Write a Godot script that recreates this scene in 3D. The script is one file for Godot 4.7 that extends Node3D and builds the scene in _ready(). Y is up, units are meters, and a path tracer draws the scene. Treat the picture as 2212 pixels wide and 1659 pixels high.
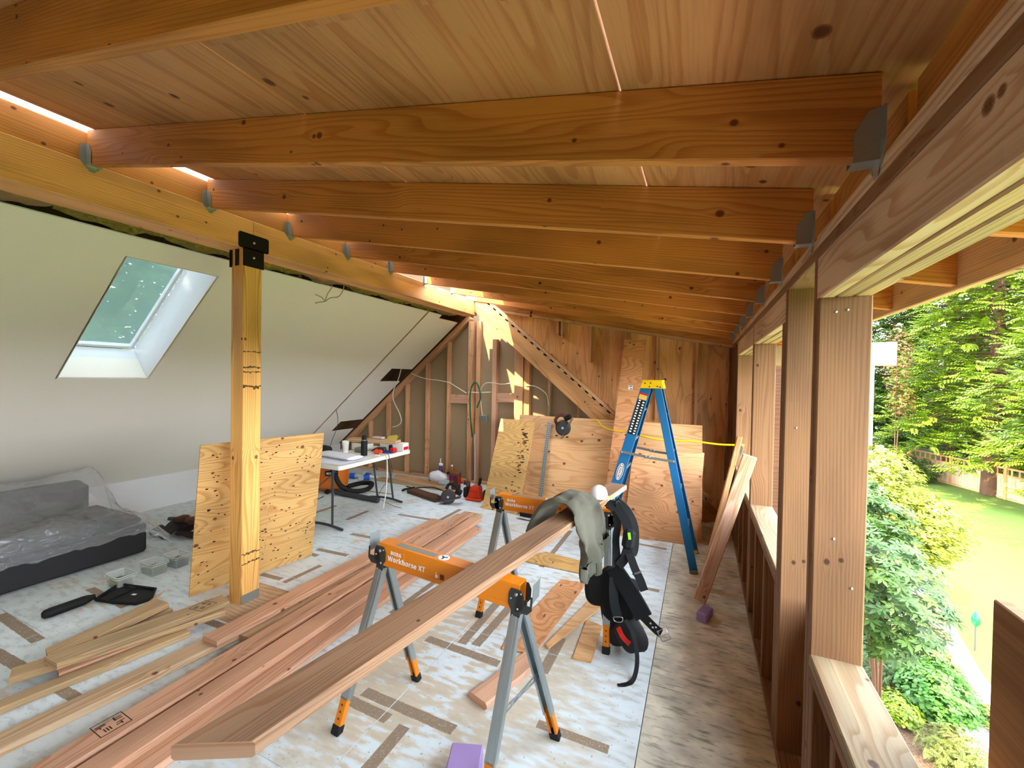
extends Node3D
# Axes used below: x to the right along the rafters, y up, z the depth away from the near end of the loft (Godot's -z). Metres.

var taken := {}
var M := {}
var rng := RandomNumberGenerator.new()
var root_ceiling: Node3D
var root_right: Node3D
var root_back: Node3D
var root_left: Node3D


func _ready() -> void:
	rng.seed = 7
	camera_and_light()
	make_materials()
	build_floor()
	build_right_wall()
	build_roof()
	build_left_slope()
	build_back_wall()
	build_near_end()
	build_post_and_beam()
	build_lumber()
	build_sawhorses()
	build_sheets()
	build_ladder()
	build_table()
	build_floor_tools()
	build_left_corner()
	build_tool_belt()
	build_cables()
	build_garden()


func camera_and_light() -> void:
	var cam := Camera3D.new()
	cam.name = "camera"
	var yaw := -0.41923
	var pitch := -0.01435
	var roll := 0.01728
	var f := V(sin(yaw) * cos(pitch), sin(pitch), cos(yaw) * cos(pitch))
	var r0 := V(cos(yaw), 0, -sin(yaw))
	var u0 := V(-sin(yaw) * sin(pitch), cos(pitch), -cos(yaw) * sin(pitch))
	var r := r0 * cos(roll) + u0 * sin(roll)
	var u := u0 * cos(roll) - r0 * sin(roll)
	cam.transform = Transform3D(Basis(r, u, -f), Vector3(0, 1.7, 0))
	cam.fov = rad_to_deg(2.0 * atan(829.5 / 916.0))
	cam.near = 0.05
	cam.far = 300.0
	add_child(cam)
	cam.current = true
	var sun := DirectionalLight3D.new()
	sun.name = "sun"
	sun.light_color = Color(1.0, 0.93, 0.80)
	sun.light_energy = SUN
	sun.light_angular_distance = 0.6
	sun.shadow_enabled = true
	sun.transform = Transform3D(Basis.looking_at(V(0.35, -1.3, 1.0).normalized(), Vector3.UP), Vector3(0, 12, 0))
	add_child(sun)
	var sky := ProceduralSkyMaterial.new()
	sky.sky_top_color = Color(0.88, 0.94, 1.0)
	sky.sky_horizon_color = Color(0.98, 0.99, 1.0)
	sky.sky_curve = 0.2
	sky.ground_bottom_color = Color(0.35, 0.42, 0.25)
	sky.ground_horizon_color = Color(0.8, 0.85, 0.75)
	sky.sky_energy_multiplier = SKY
	sky.ground_energy_multiplier = SKY * 0.5
	sky.sun_angle_max = 1.0
	var s := Sky.new()
	s.sky_material = sky
	var env := Environment.new()
	env.background_mode = Environment.BG_SKY
	env.sky = s
	env.tonemap_mode = Environment.TONE_MAPPER_LINEAR
	env.tonemap_exposure = EXPOSURE
	env.sdfgi_enabled = true
	env.ssao_enabled = true
	env.ssil_enabled = true
	var we := WorldEnvironment.new()
	we.name = "world_environment"
	we.environment = env
	add_child(we)


const SUN := 3.6
const SKY := 2.7
const EXPOSURE := 1.9


# ---------------------------------------------------------------- helpers
func V(x: float, y: float, z: float) -> Vector3:
	return Vector3(x, y, -z)


func numbered(called: String, parent: Node) -> String:
	var key := str(parent.get_instance_id()) + "/" + called
	var k: int = taken.get(key, 0)
	taken[key] = k + 1
	return called if k == 0 else "%s_%03d" % [called, k]


func tag(o: Node, label: String, category: String, group := "") -> void:
	o.set_meta("label", label)
	o.set_meta("category", category)
	if group != "":
		o.set_meta("group", group)


func thing(called: String, at: Vector3, label: String, category: String, group := "") -> Node3D:
	var o := Node3D.new()
	o.name = numbered(called, self)
	add_child(o, true)
	o.position = at
	tag(o, label, category, group)
	return o


func struct_root(called: String, at := Vector3.ZERO) -> Node3D:
	var o := Node3D.new()
	o.name = numbered(called, self)
	add_child(o, true)
	o.position = at
	o.set_meta("kind", "structure")
	return o


func world_of(n: Node) -> Transform3D:
	var t := Transform3D.IDENTITY
	while n is Node3D and n != self:
		t = (n as Node3D).transform * t
		n = n.get_parent()
	return t


# One named mesh under parent; g holds world positions, or positions in xf's own axes.
func shape(called: String, g: Geo, mat: Material, parent: Node = self, xf := Transform3D.IDENTITY) -> MeshInstance3D:
	var at := xf
	if xf == Transform3D.IDENTITY and g.p.size() > 0:
		var lo := g.p[0]
		var hi := g.p[0]
		for q in g.p:
			lo = lo.min(q)
			hi = hi.max(q)
		var o := Vector3((lo.x + hi.x) / 2, lo.y, (lo.z + hi.z) / 2)
		for i in g.p.size():
			g.p[i] -= o
		at = Transform3D(Basis.IDENTITY, o)
	var mi := MeshInstance3D.new()
	mi.mesh = g.mesh()
	mi.material_override = mat
	mi.name = numbered(called, parent)
	parent.add_child(mi, true)
	mi.transform = world_of(parent).affine_inverse() * at
	return mi


func bare(o: Node3D) -> Node3D:
	o.set_meta("kind", "structure")
	return o


# A board from a to b: t thick along up, w wide across; ends may be cut askew (x shift per unit of y and z).
func lumber(called: String, a: Vector3, b: Vector3, w: float, t: float, up: Vector3, mat: Material, parent: Node = self, e := 0.004, cut_a := Vector2.ZERO, cut_b := Vector2.ZERO) -> MeshInstance3D:
	var x := (b - a).normalized()
	var y := (up - x * x.dot(up)).normalized()
	var z := x.cross(y)
	var g := Geo.new()
	g.uvs = Vector2(1.0 / 2.4, 1.0 / 0.3)
	g.uvo = Vector2(rng.randf(), rng.randf())
	var h := t / 2
	var k := w / 2
	var prof := PackedVector2Array([Vector2(-h, -k + e), Vector2(-h + e, -k), Vector2(h - e, -k), Vector2(h, -k + e), Vector2(h, k - e), Vector2(h - e, k), Vector2(-h + e, k), Vector2(-h, k - e)])
	g.extrude(prof, 0, (b - a).length(), cut_a, cut_b)
	return shape(called, g, mat, parent, Transform3D(Basis(x, y, z), a))


func boxed(called: String, c: Vector3, size: Vector3, mat: Material, parent: Node = self, bev := 0.003, basis := Basis.IDENTITY) -> MeshInstance3D:
	var g := Geo.new()
	g.uvs = Vector2(1.0 / 2.4, 1.0 / 1.2)
	g.uvo = Vector2(rng.randf(), rng.randf())
	g.cbox(Vector3.ZERO, size, bev)
	return shape(called, g, mat, parent, Transform3D(basis, c))


func tube(called: String, pts: Array, r: float, mat: Material, parent: Node = self, sides := 8) -> MeshInstance3D:
	var g := Geo.new()
	g.tube(pts, r, sides)
	return shape(called, g, mat, parent)


func smooth_path(pts: Array, per := 6) -> Array:
	var c := Curve3D.new()
	for i in pts.size():
		var a: Vector3 = pts[maxi(i - 1, 0)]
		var b: Vector3 = pts[mini(i + 1, pts.size() - 1)]
		var t := (b - a) / 6.0
		c.add_point(pts[i], -t, t)
	var out := []
	for i in pts.size() - 1:
		for k in per:
			out.append(c.sample(i, float(k) / per))
	out.append(pts[-1])
	return out


class Geo:
	var p := PackedVector3Array()
	var n := PackedVector3Array()
	var uv := PackedVector2Array()
	var col := PackedColorArray()
	var uvs := Vector2.ONE
	var uvo := Vector2.ZERO
	var tint := Color.WHITE
	var tinted := false

	func uv_of(q: Vector3, nn: Vector3) -> Vector2:
		var a := nn.abs()
		var r: Vector2
		if a.x > a.y and a.x > a.z:
			r = Vector2(q.z * 0.3, q.y)
		elif a.y >= a.z:
			r = Vector2(q.x, q.z)
		else:
			r = Vector2(q.x, q.y)
		return r * uvs + uvo

	# A flat polygon facing away from ref.
	func poly(pts: Array, ref: Vector3, uvl = null) -> void:
		var a: Vector3 = pts[0]
		var nn := Vector3.ZERO
		for i in range(1, pts.size() - 1):
			nn += (pts[i] - a).cross(pts[i + 1] - a)
		nn = nn.normalized()
		var flip := nn.dot(a - ref) < 0
		if flip:
			nn = -nn
		for i in range(1, pts.size() - 1):
			var t := [0, i, i + 1] if flip else [0, i + 1, i]
			for k in t:
				p.append(pts[k])
				n.append(nn)
				uv.append(uvl[k] if uvl != null else uv_of(pts[k], nn))
				if tinted:
					col.append(tint)

	func extrude(prof: PackedVector2Array, x0: float, x1: float, ca := Vector2.ZERO, cb := Vector2.ZERO) -> void:
		var ra := []
		var rb := []
		var c := Vector2.ZERO
		for q in prof:
			ra.append(Vector3(x0 + q.dot(ca), q.x, q.y))
			rb.append(Vector3(x1 + q.dot(cb), q.x, q.y))
			c += q / prof.size()
		var m := Vector3((x0 + x1) / 2, c.x, c.y)
		var k := prof.size()
		for i in k:
			var j := (i + 1) % k
			poly([ra[i], ra[j], rb[j], rb[i]], m)
		poly(ra, m)
		poly(rb, m)

	# A prism over a plane polygon: pts (world), thickness vector d.
	func slab(pts: Array, d: Vector3) -> void:
		var m := d / 2
		for q in pts:
			m += q / pts.size()
		var low := []
		for q in pts:
			low.append(q + d)
		poly_tri(pts, -d)
		poly_tri(low, d)
		for i in pts.size():
			var j := (i + 1) % pts.size()
			var mid: Vector3 = (pts[i] + pts[j]) / 2
			var out: Vector3 = (pts[j] - pts[i]).cross(d)
			var test := PackedVector2Array()
			# outward by the polygon's turning sense
			var area := Vector3.ZERO
			for k in range(1, pts.size() - 1):
				area += (pts[k] - pts[0]).cross(pts[k + 1] - pts[0])
			if area.dot(d) < 0:
				out = -out
			poly([pts[i], pts[j], low[j], low[i]], mid + d / 2 - out)

	func poly_tri(pts: Array, facing: Vector3) -> void:
		var f := facing.normalized()
		var ax := f.cross(Vector3.UP if absf(f.y) < 0.9 else Vector3.RIGHT).normalized()
		var ay := f.cross(ax)
		var flat := PackedVector2Array()
		for q in pts:
			flat.append(Vector2(q.dot(ax), q.dot(ay)))
		var idx := Geometry2D.triangulate_polygon(flat)
		for i in range(0, idx.size(), 3):
			var a: Vector3 = pts[idx[i]]
			poly([a, pts[idx[i + 1]], pts[idx[i + 2]]], a - f)

	func cbox(c: Vector3, size: Vector3, b: float, bs := Basis.IDENTITY) -> void:
		var h := size / 2
		b = minf(b, minf(h.x, minf(h.y, h.z)) * 0.9)
		var m := func(q: Vector3) -> Vector3: return c + bs * q
		for i in 3:
			var j := (i + 1) % 3
			var k := (i + 2) % 3
			for s in [-1.0, 1.0]:
				var f := []
				for q in [[-1, -1], [1, -1], [1, 1], [-1, 1]]:
					var r := Vector3.ZERO
					r[i] = s * h[i]
					r[j] = q[0] * (h[j] - b)
					r[k] = q[1] * (h[k] - b)
					f.append(m.call(r))
				poly(f, c)
				if b <= 0:
					continue
				for s2 in [-1.0, 1.0]:
					var e := []
					for q in [[1, -1], [1, 1], [0, 1], [0, -1]]:
						var r := Vector3.ZERO
						r[i] = s * (h[i] if q[0] == 1 else h[i] - b)
						r[j] = s2 * (h[j] - b if q[0] == 1 else h[j])
						r[k] = q[1] * (h[k] - b)
						e.append(m.call(r))
					poly(e, c)
		if b > 0:
			for sx in [-1.0, 1.0]:
				for sy in [-1.0, 1.0]:
					for sz in [-1.0, 1.0]:
						poly([m.call(Vector3(sx * h.x, sy * (h.y - b), sz * (h.z - b))), m.call(Vector3(sx * (h.x - b), sy * h.y, sz * (h.z - b))), m.call(Vector3(sx * (h.x - b), sy * (h.y - b), sz * h.z))], c)

	# A smooth surface through rows of points.
	func grid(rows: Array, wrap_u := false, wrap_v := false, flip := false, us := 1.0, vs := 1.0) -> void:
		var h := rows.size()
		var w: int = rows[0].size()
		var nr := []
		for j in h:
			var line := []
			for i in w:
				var l: int = (i - 1 + w) % w if wrap_u else maxi(i - 1, 0)
				var r: int = (i + 1) % w if wrap_u else mini(i + 1, w - 1)
				var d: int = (j - 1 + h) % h if wrap_v else maxi(j - 1, 0)
				var t: int = (j + 1) % h if wrap_v else mini(j + 1, h - 1)
				var q: Vector3 = (rows[j][r] - rows[j][l]).cross(rows[t][i] - rows[d][i])
				line.append((-q if flip else q).normalized())
			nr.append(line)
		for j in (h if wrap_v else h - 1):
			for i in (w if wrap_u else w - 1):
				var i2: int = (i + 1) % w
				var j2: int = (j + 1) % h
				var c := [[j, i], [j, i2], [j2, i2], [j2, i]]
				var cu := [Vector2(i, j), Vector2(i + 1, j), Vector2(i + 1, j + 1), Vector2(i, j + 1)]
				for k in ([0, 1, 2, 0, 2, 3] if flip else [0, 2, 1, 0, 3, 2]):
					p.append(rows[c[k][0]][c[k][1]])
					n.append(nr[c[k][0]][c[k][1]])
					uv.append(Vector2(cu[k].x / maxf(1, w - 1) * us, cu[k].y / maxf(1, h - 1) * vs) + uvo)
					if tinted:
						col.append(tint)

	func tube(pts: Array, r, sides := 8, caps := true) -> void:
		var rows := []
		var up := Vector3.ZERO
		var len := 0.0
		for i in pts.size():
			var d: Vector3 = (pts[mini(i + 1, pts.size() - 1)] - pts[maxi(i - 1, 0)]).normalized()
			if up == Vector3.ZERO:
				up = (Vector3.UP if absf(d.y) < 0.9 else Vector3.RIGHT)
			up = (up - d * d.dot(up)).normalized()
			var s := d.cross(up)
			var rad: float = r[i] if r is Array else r
			var ring := []
			for k in sides:
				var a := TAU * k / sides
				ring.append(pts[i] + (up * cos(a) + s * sin(a)) * rad)
			rows.append(ring)
			if i > 0:
				len += (pts[i] - pts[i - 1]).length()
		grid(rows, true, false, true, 1.0, len)
		if caps:
			poly(rows[0], pts[1])
			poly(rows[-1], pts[-2])

	# prof: (radius, height) pairs from bottom to top.
	func lathe(prof: Array, segs := 16, xf := Transform3D.IDENTITY) -> void:
		var rows := []
		for q in prof:
			var ring := []
			for k in segs:
				var a := TAU * k / segs
				ring.append(xf * Vector3(q.x * cos(a), q.y, q.x * sin(a)))
			rows.append(ring)
		grid(rows, true, false, true)

	func blob(c: Vector3, r: Vector3, noise: FastNoiseLite, amp: float, nu := 16, nv := 10, bs := Basis.IDENTITY, power := 1.0) -> void:
		var rows := []
		for j in nv + 1:
			var th := PI * (j + 0.001) / (nv + 0.002) - PI / 2
			var ring := []
			for i in nu:
				var ph := TAU * i / nu
				var d := Vector3(cos(th) * cos(ph), sin(th), cos(th) * sin(ph))
				if power != 1.0:
					d = Vector3(signf(d.x) * pow(absf(d.x), power), signf(d.y) * pow(absf(d.y), power), signf(d.z) * pow(absf(d.z), power))
				var q := d * r
				if noise:
					q *= 1.0 + amp * noise.get_noise_3dv((q + c) * 100.0)
				ring.append(c + bs * q)
			rows.append(ring)
		grid(rows, true, false, true, 2.0, 1.0)

	# A flat strap along pts, w wide along the side vectors, t thick.
	func ribbon(pts: Array, side, w: float, t: float) -> void:
		var rows := []
		for i in pts.size():
			var d: Vector3 = (pts[mini(i + 1, pts.size() - 1)] - pts[maxi(i - 1, 0)]).normalized()
			var s: Vector3 = side[i] if side is Array else side
			s = (s - d * d.dot(s)).normalized() * w / 2
			var u := d.cross(s).normalized() * t / 2
			rows.append([pts[i] - s - u, pts[i] + s - u, pts[i] + s + u, pts[i] - s + u])
		for i in rows.size() - 1:
			var m: Vector3 = (pts[i] + pts[i + 1]) / 2
			for k in 4:
				var k2 := (k + 1) % 4
				poly([rows[i][k], rows[i][k2], rows[i + 1][k2], rows[i + 1][k]], m)
		poly(rows[0], pts[1])
		poly(rows[-1], pts[-2])

	func join(o: Geo, xf: Transform3D) -> void:
		for i in o.p.size():
			p.append(xf * o.p[i])
			n.append((xf.basis * o.n[i]).normalized())
			uv.append(o.uv[i])
			if tinted:
				col.append(tint)

	func mesh() -> ArrayMesh:
		var a := []
		a.resize(Mesh.ARRAY_MAX)
		a[Mesh.ARRAY_VERTEX] = p
		a[Mesh.ARRAY_NORMAL] = n
		a[Mesh.ARRAY_TEX_UV] = uv
		if tinted:
			a[Mesh.ARRAY_COLOR] = col
		var m := ArrayMesh.new()
		m.add_surface_from_arrays(Mesh.PRIMITIVE_TRIANGLES, a)
		return m


# ---------------------------------------------------------------- materials
func noise_bytes(seed_: int, w: int, h: int, freq: float, sx: int, sy: int, octaves := 3) -> PackedByteArray:
	var f := FastNoiseLite.new()
	f.noise_type = FastNoiseLite.TYPE_SIMPLEX_SMOOTH
	f.seed = seed_
	f.frequency = freq
	f.fractal_octaves = octaves
	var im := f.get_seamless_image(maxi(8, w / sx), maxi(8, h / sy))
	im.resize(w, h, Image.INTERPOLATE_CUBIC)
	im.convert(Image.FORMAT_L8)
	return im.get_data()


# Sawn or peeled wood: rings across v, streaks along u, knots (u, v in pixels, radius in mm).
func wood(seed_: int, w: int, h: int, mm: Vector2, rings: float, warp: float, knots: Array, dark: Color, fibre := 0.10, contrast := 1.0, warp_x := 14) -> ImageTexture:
	var wn := noise_bytes(seed_, w, h, 0.03, warp_x, 4, 2)
	var fb := noise_bytes(seed_ + 1, w, h, 0.25, 24, 1, 2)
	var tone := noise_bytes(seed_ + 2, w, h, 0.012, 6, 3, 2)
	var f := PackedFloat32Array()
	f.resize(w * h)
	for y in h:
		var base := rings * y / h
		for x in w:
			f[y * w + x] = base + warp * (wn[y * w + x] / 255.0)
	var core := PackedFloat32Array()
	core.resize(w * h)
	for k in knots:
		var r: float = k[2]
		var s := r * 2.6
		var rx := int(s * 3.2 / mm.x)
		var ry := int(s * 2.0 / mm.y)
		for dy in range(-ry, ry + 1):
			for dx in range(-rx, rx + 1):
				var px := posmod(int(k[0]) + dx, w)
				var py := posmod(int(k[1]) + dy, h)
				var ax := dx * mm.x / 1.5
				var ay := dy * mm.y
				var q := (ax * ax + ay * ay) / (s * s)
				var i := py * w + px
				f[i] -= signf(ay) * exp(-q * 1.5) * rings * r * 1.1 / (h * mm.y) * minf(1.0, absf(ay) / (r * 0.3))
				var cc := 1.0 - sqrt(ax * ax * 1.6 + ay * ay) / r
				if cc > 0:
					core[i] = maxf(core[i], cc)
	var out := PackedByteArray()
	out.resize(w * h * 3)
	for i in w * h:
		var v := f[i]
		v = v - floorf(v)
		var late := smoothstep(0.35, 0.92, v) * (1.0 - smoothstep(0.93, 1.0, v)) * contrast
		var b := 1.0 - fibre * (fb[i] / 255.0 - 0.35) - 0.22 * (tone[i] / 255.0 - 0.4)
		var c := core[i]
		var kk := 0.0
		if c > 0:
			kk = minf(1.0, 0.35 + c * 1.5) * (0.8 + 0.2 * sin(c * 30.0))
		out[i * 3] = clampi(int(255 * b * lerpf(lerpf(1.0, dark.r, late), 0.42, kk)), 0, 255)
		out[i * 3 + 1] = clampi(int(255 * b * lerpf(lerpf(1.0, dark.g, late), 0.28, kk)), 0, 255)
		out[i * 3 + 2] = clampi(int(255 * b * lerpf(lerpf(1.0, dark.b, late), 0.18, kk)), 0, 255)
	return ImageTexture.create_from_image(Image.create_from_data(w, h, false, Image.FORMAT_RGB8, out))


func mat(color: Color, rough := 0.6, metal := 0.0, tex: Texture2D = null) -> StandardMaterial3D:
	var m := StandardMaterial3D.new()
	m.albedo_color = color
	m.roughness = rough
	m.metallic = metal
	m.metallic_specular = 0.4
	m.cull_mode = BaseMaterial3D.CULL_DISABLED
	if tex:
		m.albedo_texture = tex
	return m


func some_knots(count: int, w: int, h: int, lo: float, hi: float) -> Array:
	var k := []
	for i in count:
		k.append([rng.randi_range(0, w), rng.randi_range(0, h), rng.randf_range(lo, hi)])
	return k


func make_materials() -> void:
	var mm := Vector2(2400.0 / 1024, 300.0 / 256)
	var late := Color(0.80, 0.66, 0.52)
	var w1 := wood(11, 1024, 256, mm, 15, 3.2, some_knots(5, 1024, 256, 8, 17), late, 0.09, 0.55, 30)
	var w2 := wood(23, 1024, 256, mm, 26, 2.6, some_knots(7, 1024, 256, 5, 12), late, 0.12, 0.42, 36)
	var w3 := wood(31, 1024, 256, mm, 11, 4.5, some_knots(8, 1024, 256, 6, 15), late, 0.12, 0.5, 26)
	var pm := Vector2(2440.0 / 1024, 1220.0 / 512)
	var p1 := wood(41, 1024, 512, pm, 14, 5.0, some_knots(16, 1024, 512, 9, 20), late, 0.14, 0.42, 34)
	var p2 := wood(53, 1024, 512, pm, 24, 9.0, some_knots(34, 1024, 512, 7, 16), late, 0.14, 0.5, 16)
	var fir := [w1, w2, w3]
	for i in 3:
		M["rafter%d" % i] = mat(Color(0.80, 0.53, 0.25), 0.62, 0, fir[i])
		M["stud%d" % i] = mat(Color(0.84, 0.65, 0.48), 0.65, 0, fir[(i + 1) % 3])
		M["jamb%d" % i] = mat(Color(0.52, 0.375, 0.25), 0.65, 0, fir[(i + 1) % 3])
		M["fresh%d" % i] = mat(Color(0.76, 0.65, 0.49), 0.65, 0, fir[(i + 2) % 3])
		M["pink%d" % i] = mat(Color(0.86, 0.68, 0.56), 0.62, 0, fir[(i + 1) % 3])
		M["grey%d" % i] = mat(Color(0.80, 0.69, 0.56), 0.7, 0, fir[i])
	M.sill = mat(Color(0.60, 0.52, 0.40), 0.65, 0, w3)
	M.plank = mat(Color(0.62, 0.49, 0.38), 0.7, 0, w3)
	M.post = mat(Color(0.98, 0.76, 0.43), 0.6, 0, w1)
	M.beam = mat(Color(0.93, 0.68, 0.42), 0.6, 0, w2)
	M.old_wood = mat(Color(0.80, 0.60, 0.40), 0.7, 0, w3)
	M.sheathing = mat(Color(0.80, 0.58, 0.36), 0.6, 0, p1)
	M.wall_ply = mat(Color(0.96, 0.73, 0.48), 0.62, 0, p1)
	M.ply_red = mat(Color(0.90, 0.66, 0.46), 0.62, 0, p2)
	M.ply_pale = mat(Color(0.86, 0.70, 0.44), 0.62, 0, p2)
	M.ply_tan = mat(Color(0.93, 0.74, 0.53), 0.62, 0, p1)
	M.gray_board = mat(Color(0.60, 0.52, 0.40), 0.85)
	M.dark_wood = mat(Color(0.36, 0.25, 0.17), 0.8, 0, w2)
	M.drywall = mat(Color(0.93, 0.91, 0.86), 0.85)
	M.white_paint = mat(Color(0.88, 0.89, 0.90), 0.6)
	M.galv = mat(Color(0.66, 0.70, 0.70), 0.42, 0.85)
	M.galv_dark = mat(Color(0.28, 0.28, 0.27), 0.5, 0.7)
	M.black_steel = mat(Color(0.07, 0.055, 0.06), 0.5, 0.3)
	M.steel = mat(Color(0.75, 0.76, 0.77), 0.3, 0.95)
	M.orange = mat(Color(0.86, 0.50, 0.07), 0.38)
	M.rubber = mat(Color(0.10, 0.10, 0.10), 0.75)
	M.black = mat(Color(0.055, 0.055, 0.06), 0.65)
	M.black_cloth = mat(Color(0.075, 0.08, 0.085), 0.9)
	M.blue = mat(Color(0.09, 0.39, 0.58), 0.42)
	M.yellow = mat(Color(0.96, 0.78, 0.06), 0.5)
	M.white = mat(Color(0.93, 0.93, 0.92), 0.6)
	M.paper = mat(Color(0.90, 0.91, 0.95), 0.8)
	M.plastic_white = mat(Color(0.88, 0.88, 0.84), 0.45)
	M.red = mat(Color(0.78, 0.13, 0.09), 0.45)
	M.red_orange = mat(Color(0.82, 0.24, 0.11), 0.45)
	M.heap = [mat(Color(0.30, 0.18, 0.13), 0.7), mat(Color(0.16, 0.10, 0.08), 0.7), mat(Color(0.22, 0.21, 0.21), 0.8), mat(Color(0.40, 0.25, 0.16), 0.75), mat(Color(0.62, 0.45, 0.14), 0.8)]
	M.brown = mat(Color(0.36, 0.22, 0.16), 0.8)
	M.dark_grey = mat(Color(0.24, 0.24, 0.25), 0.8)
	M.grey_metal = mat(Color(0.50, 0.50, 0.48), 0.45, 0.6)
	M.cable = mat(Color(0.90, 0.88, 0.80), 0.5)
	M.green = mat(Color(0.13, 0.36, 0.20), 0.5)
	M.violet = mat(Color(0.66, 0.56, 0.78), 0.85)
	M.batt = mat(Color(0.62, 0.57, 0.26), 0.95, 0, grain_tex(71, Color(1, 1, 0.9), Color(0.55, 0.5, 0.35), 0.05))
	M.batt_brown = mat(Color(0.52, 0.42, 0.28), 0.9)
	M.wool = mat(Color(0.50, 0.49, 0.42), 0.95, 0, grain_tex(72, Color(1, 1, 1), Color(0.35, 0.35, 0.34), 0.2))
	M.wool.rim_enabled = true
	M.wool.rim = 0.4
	M.film = mat(Color(0.85, 0.87, 0.88, 0.22), 0.12)
	M.sofa = mat(Color(0.19, 0.19, 0.20), 0.9)
	M.film.transparency = BaseMaterial3D.TRANSPARENCY_ALPHA
	M.tub = mat(Color(0.86, 0.90, 0.90, 0.30), 0.15)
	M.tub.transparency = BaseMaterial3D.TRANSPARENCY_ALPHA
	M.membrane = mat(Color(0.9, 0.9, 0.92), 0.8)
	M.membrane.backlight_enabled = true
	M.membrane.backlight = Color(0.9, 0.9, 0.9)
	M.glass = mat(Color(0.62, 0.72, 0.69, 0.62), 0.04)
	M.glass.transparency = BaseMaterial3D.TRANSPARENCY_ALPHA
	M.bare_ply = mat(Color(0.90, 0.89, 0.83), 0.8, 0, weathered_tex())
	M.lawn = mat(Color(0.42, 0.50, 0.20), 0.95, 0, grain_tex(95, Color(1, 1, 1), Color(0.7, 0.75, 0.6), 0.08))
	M.soil = mat(Color(0.42, 0.33, 0.25), 0.95, 0, grain_tex(96, Color(1, 1, 1), Color(0.55, 0.5, 0.45), 0.12))
	M.white_siding = mat(Color(0.92, 0.92, 0.93), 0.8)
	M.grey_slat = mat(Color(0.55, 0.56, 0.58), 0.6)
	M.wall_ply_brown = mat(Color(0.52, 0.38, 0.25), 0.8, 0, p1)
	M.floor = mat(Color.WHITE, 0.7, 0, floor_tex())


func pick(kind: String) -> StandardMaterial3D:
	return M["%s%d" % [kind, rng.randi_range(0, 2)]]


func grain_tex(seed_: int, a: Color, b: Color, freq: float, w := 256, h := 256, stretch := 1) -> ImageTexture:
	var d := noise_bytes(seed_, w, h, freq, stretch, 1, 3)
	var out := PackedByteArray()
	out.resize(w * h * 3)
	for i in w * h:
		var c := a.lerp(b, d[i] / 255.0)
		out[i * 3] = int(c.r * 255)
		out[i * 3 + 1] = int(c.g * 255)
		out[i * 3 + 2] = int(c.b * 255)
	return ImageTexture.create_from_image(Image.create_from_data(w, h, false, Image.FORMAT_RGB8, out))


# Grey weathered subfloor plywood: streaks and smudges.
func weathered_tex() -> ImageTexture:
	var w := 512
	var h := 1024
	var a := noise_bytes(81, w, h, 0.06, 5, 1, 4)
	var b := noise_bytes(82, w, h, 0.012, 1, 1, 3)
	var d := noise_bytes(83, w, h, 0.12, 3, 1, 2)
	var out := PackedByteArray()
	out.resize(w * h * 3)
	for i in w * h:
		var v := 0.92 - 0.24 * smoothstep(0.5, 0.95, a[i] / 255.0) - 0.22 * (b[i] / 255.0 - 0.4) - 0.12 * smoothstep(0.68, 0.9, d[i] / 255.0)
		out[i * 3] = clampi(int(255 * v), 0, 255)
		out[i * 3 + 1] = clampi(int(255 * v * 0.98), 0, 255)
		out[i * 3 + 2] = clampi(int(255 * v * 0.95), 0, 255)
	return ImageTexture.create_from_image(Image.create_from_data(w, h, false, Image.FORMAT_RGB8, out))


const FLOOR_X := -6.1
const FLOOR_W := 6.1
var floor_px: PackedByteArray


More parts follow.
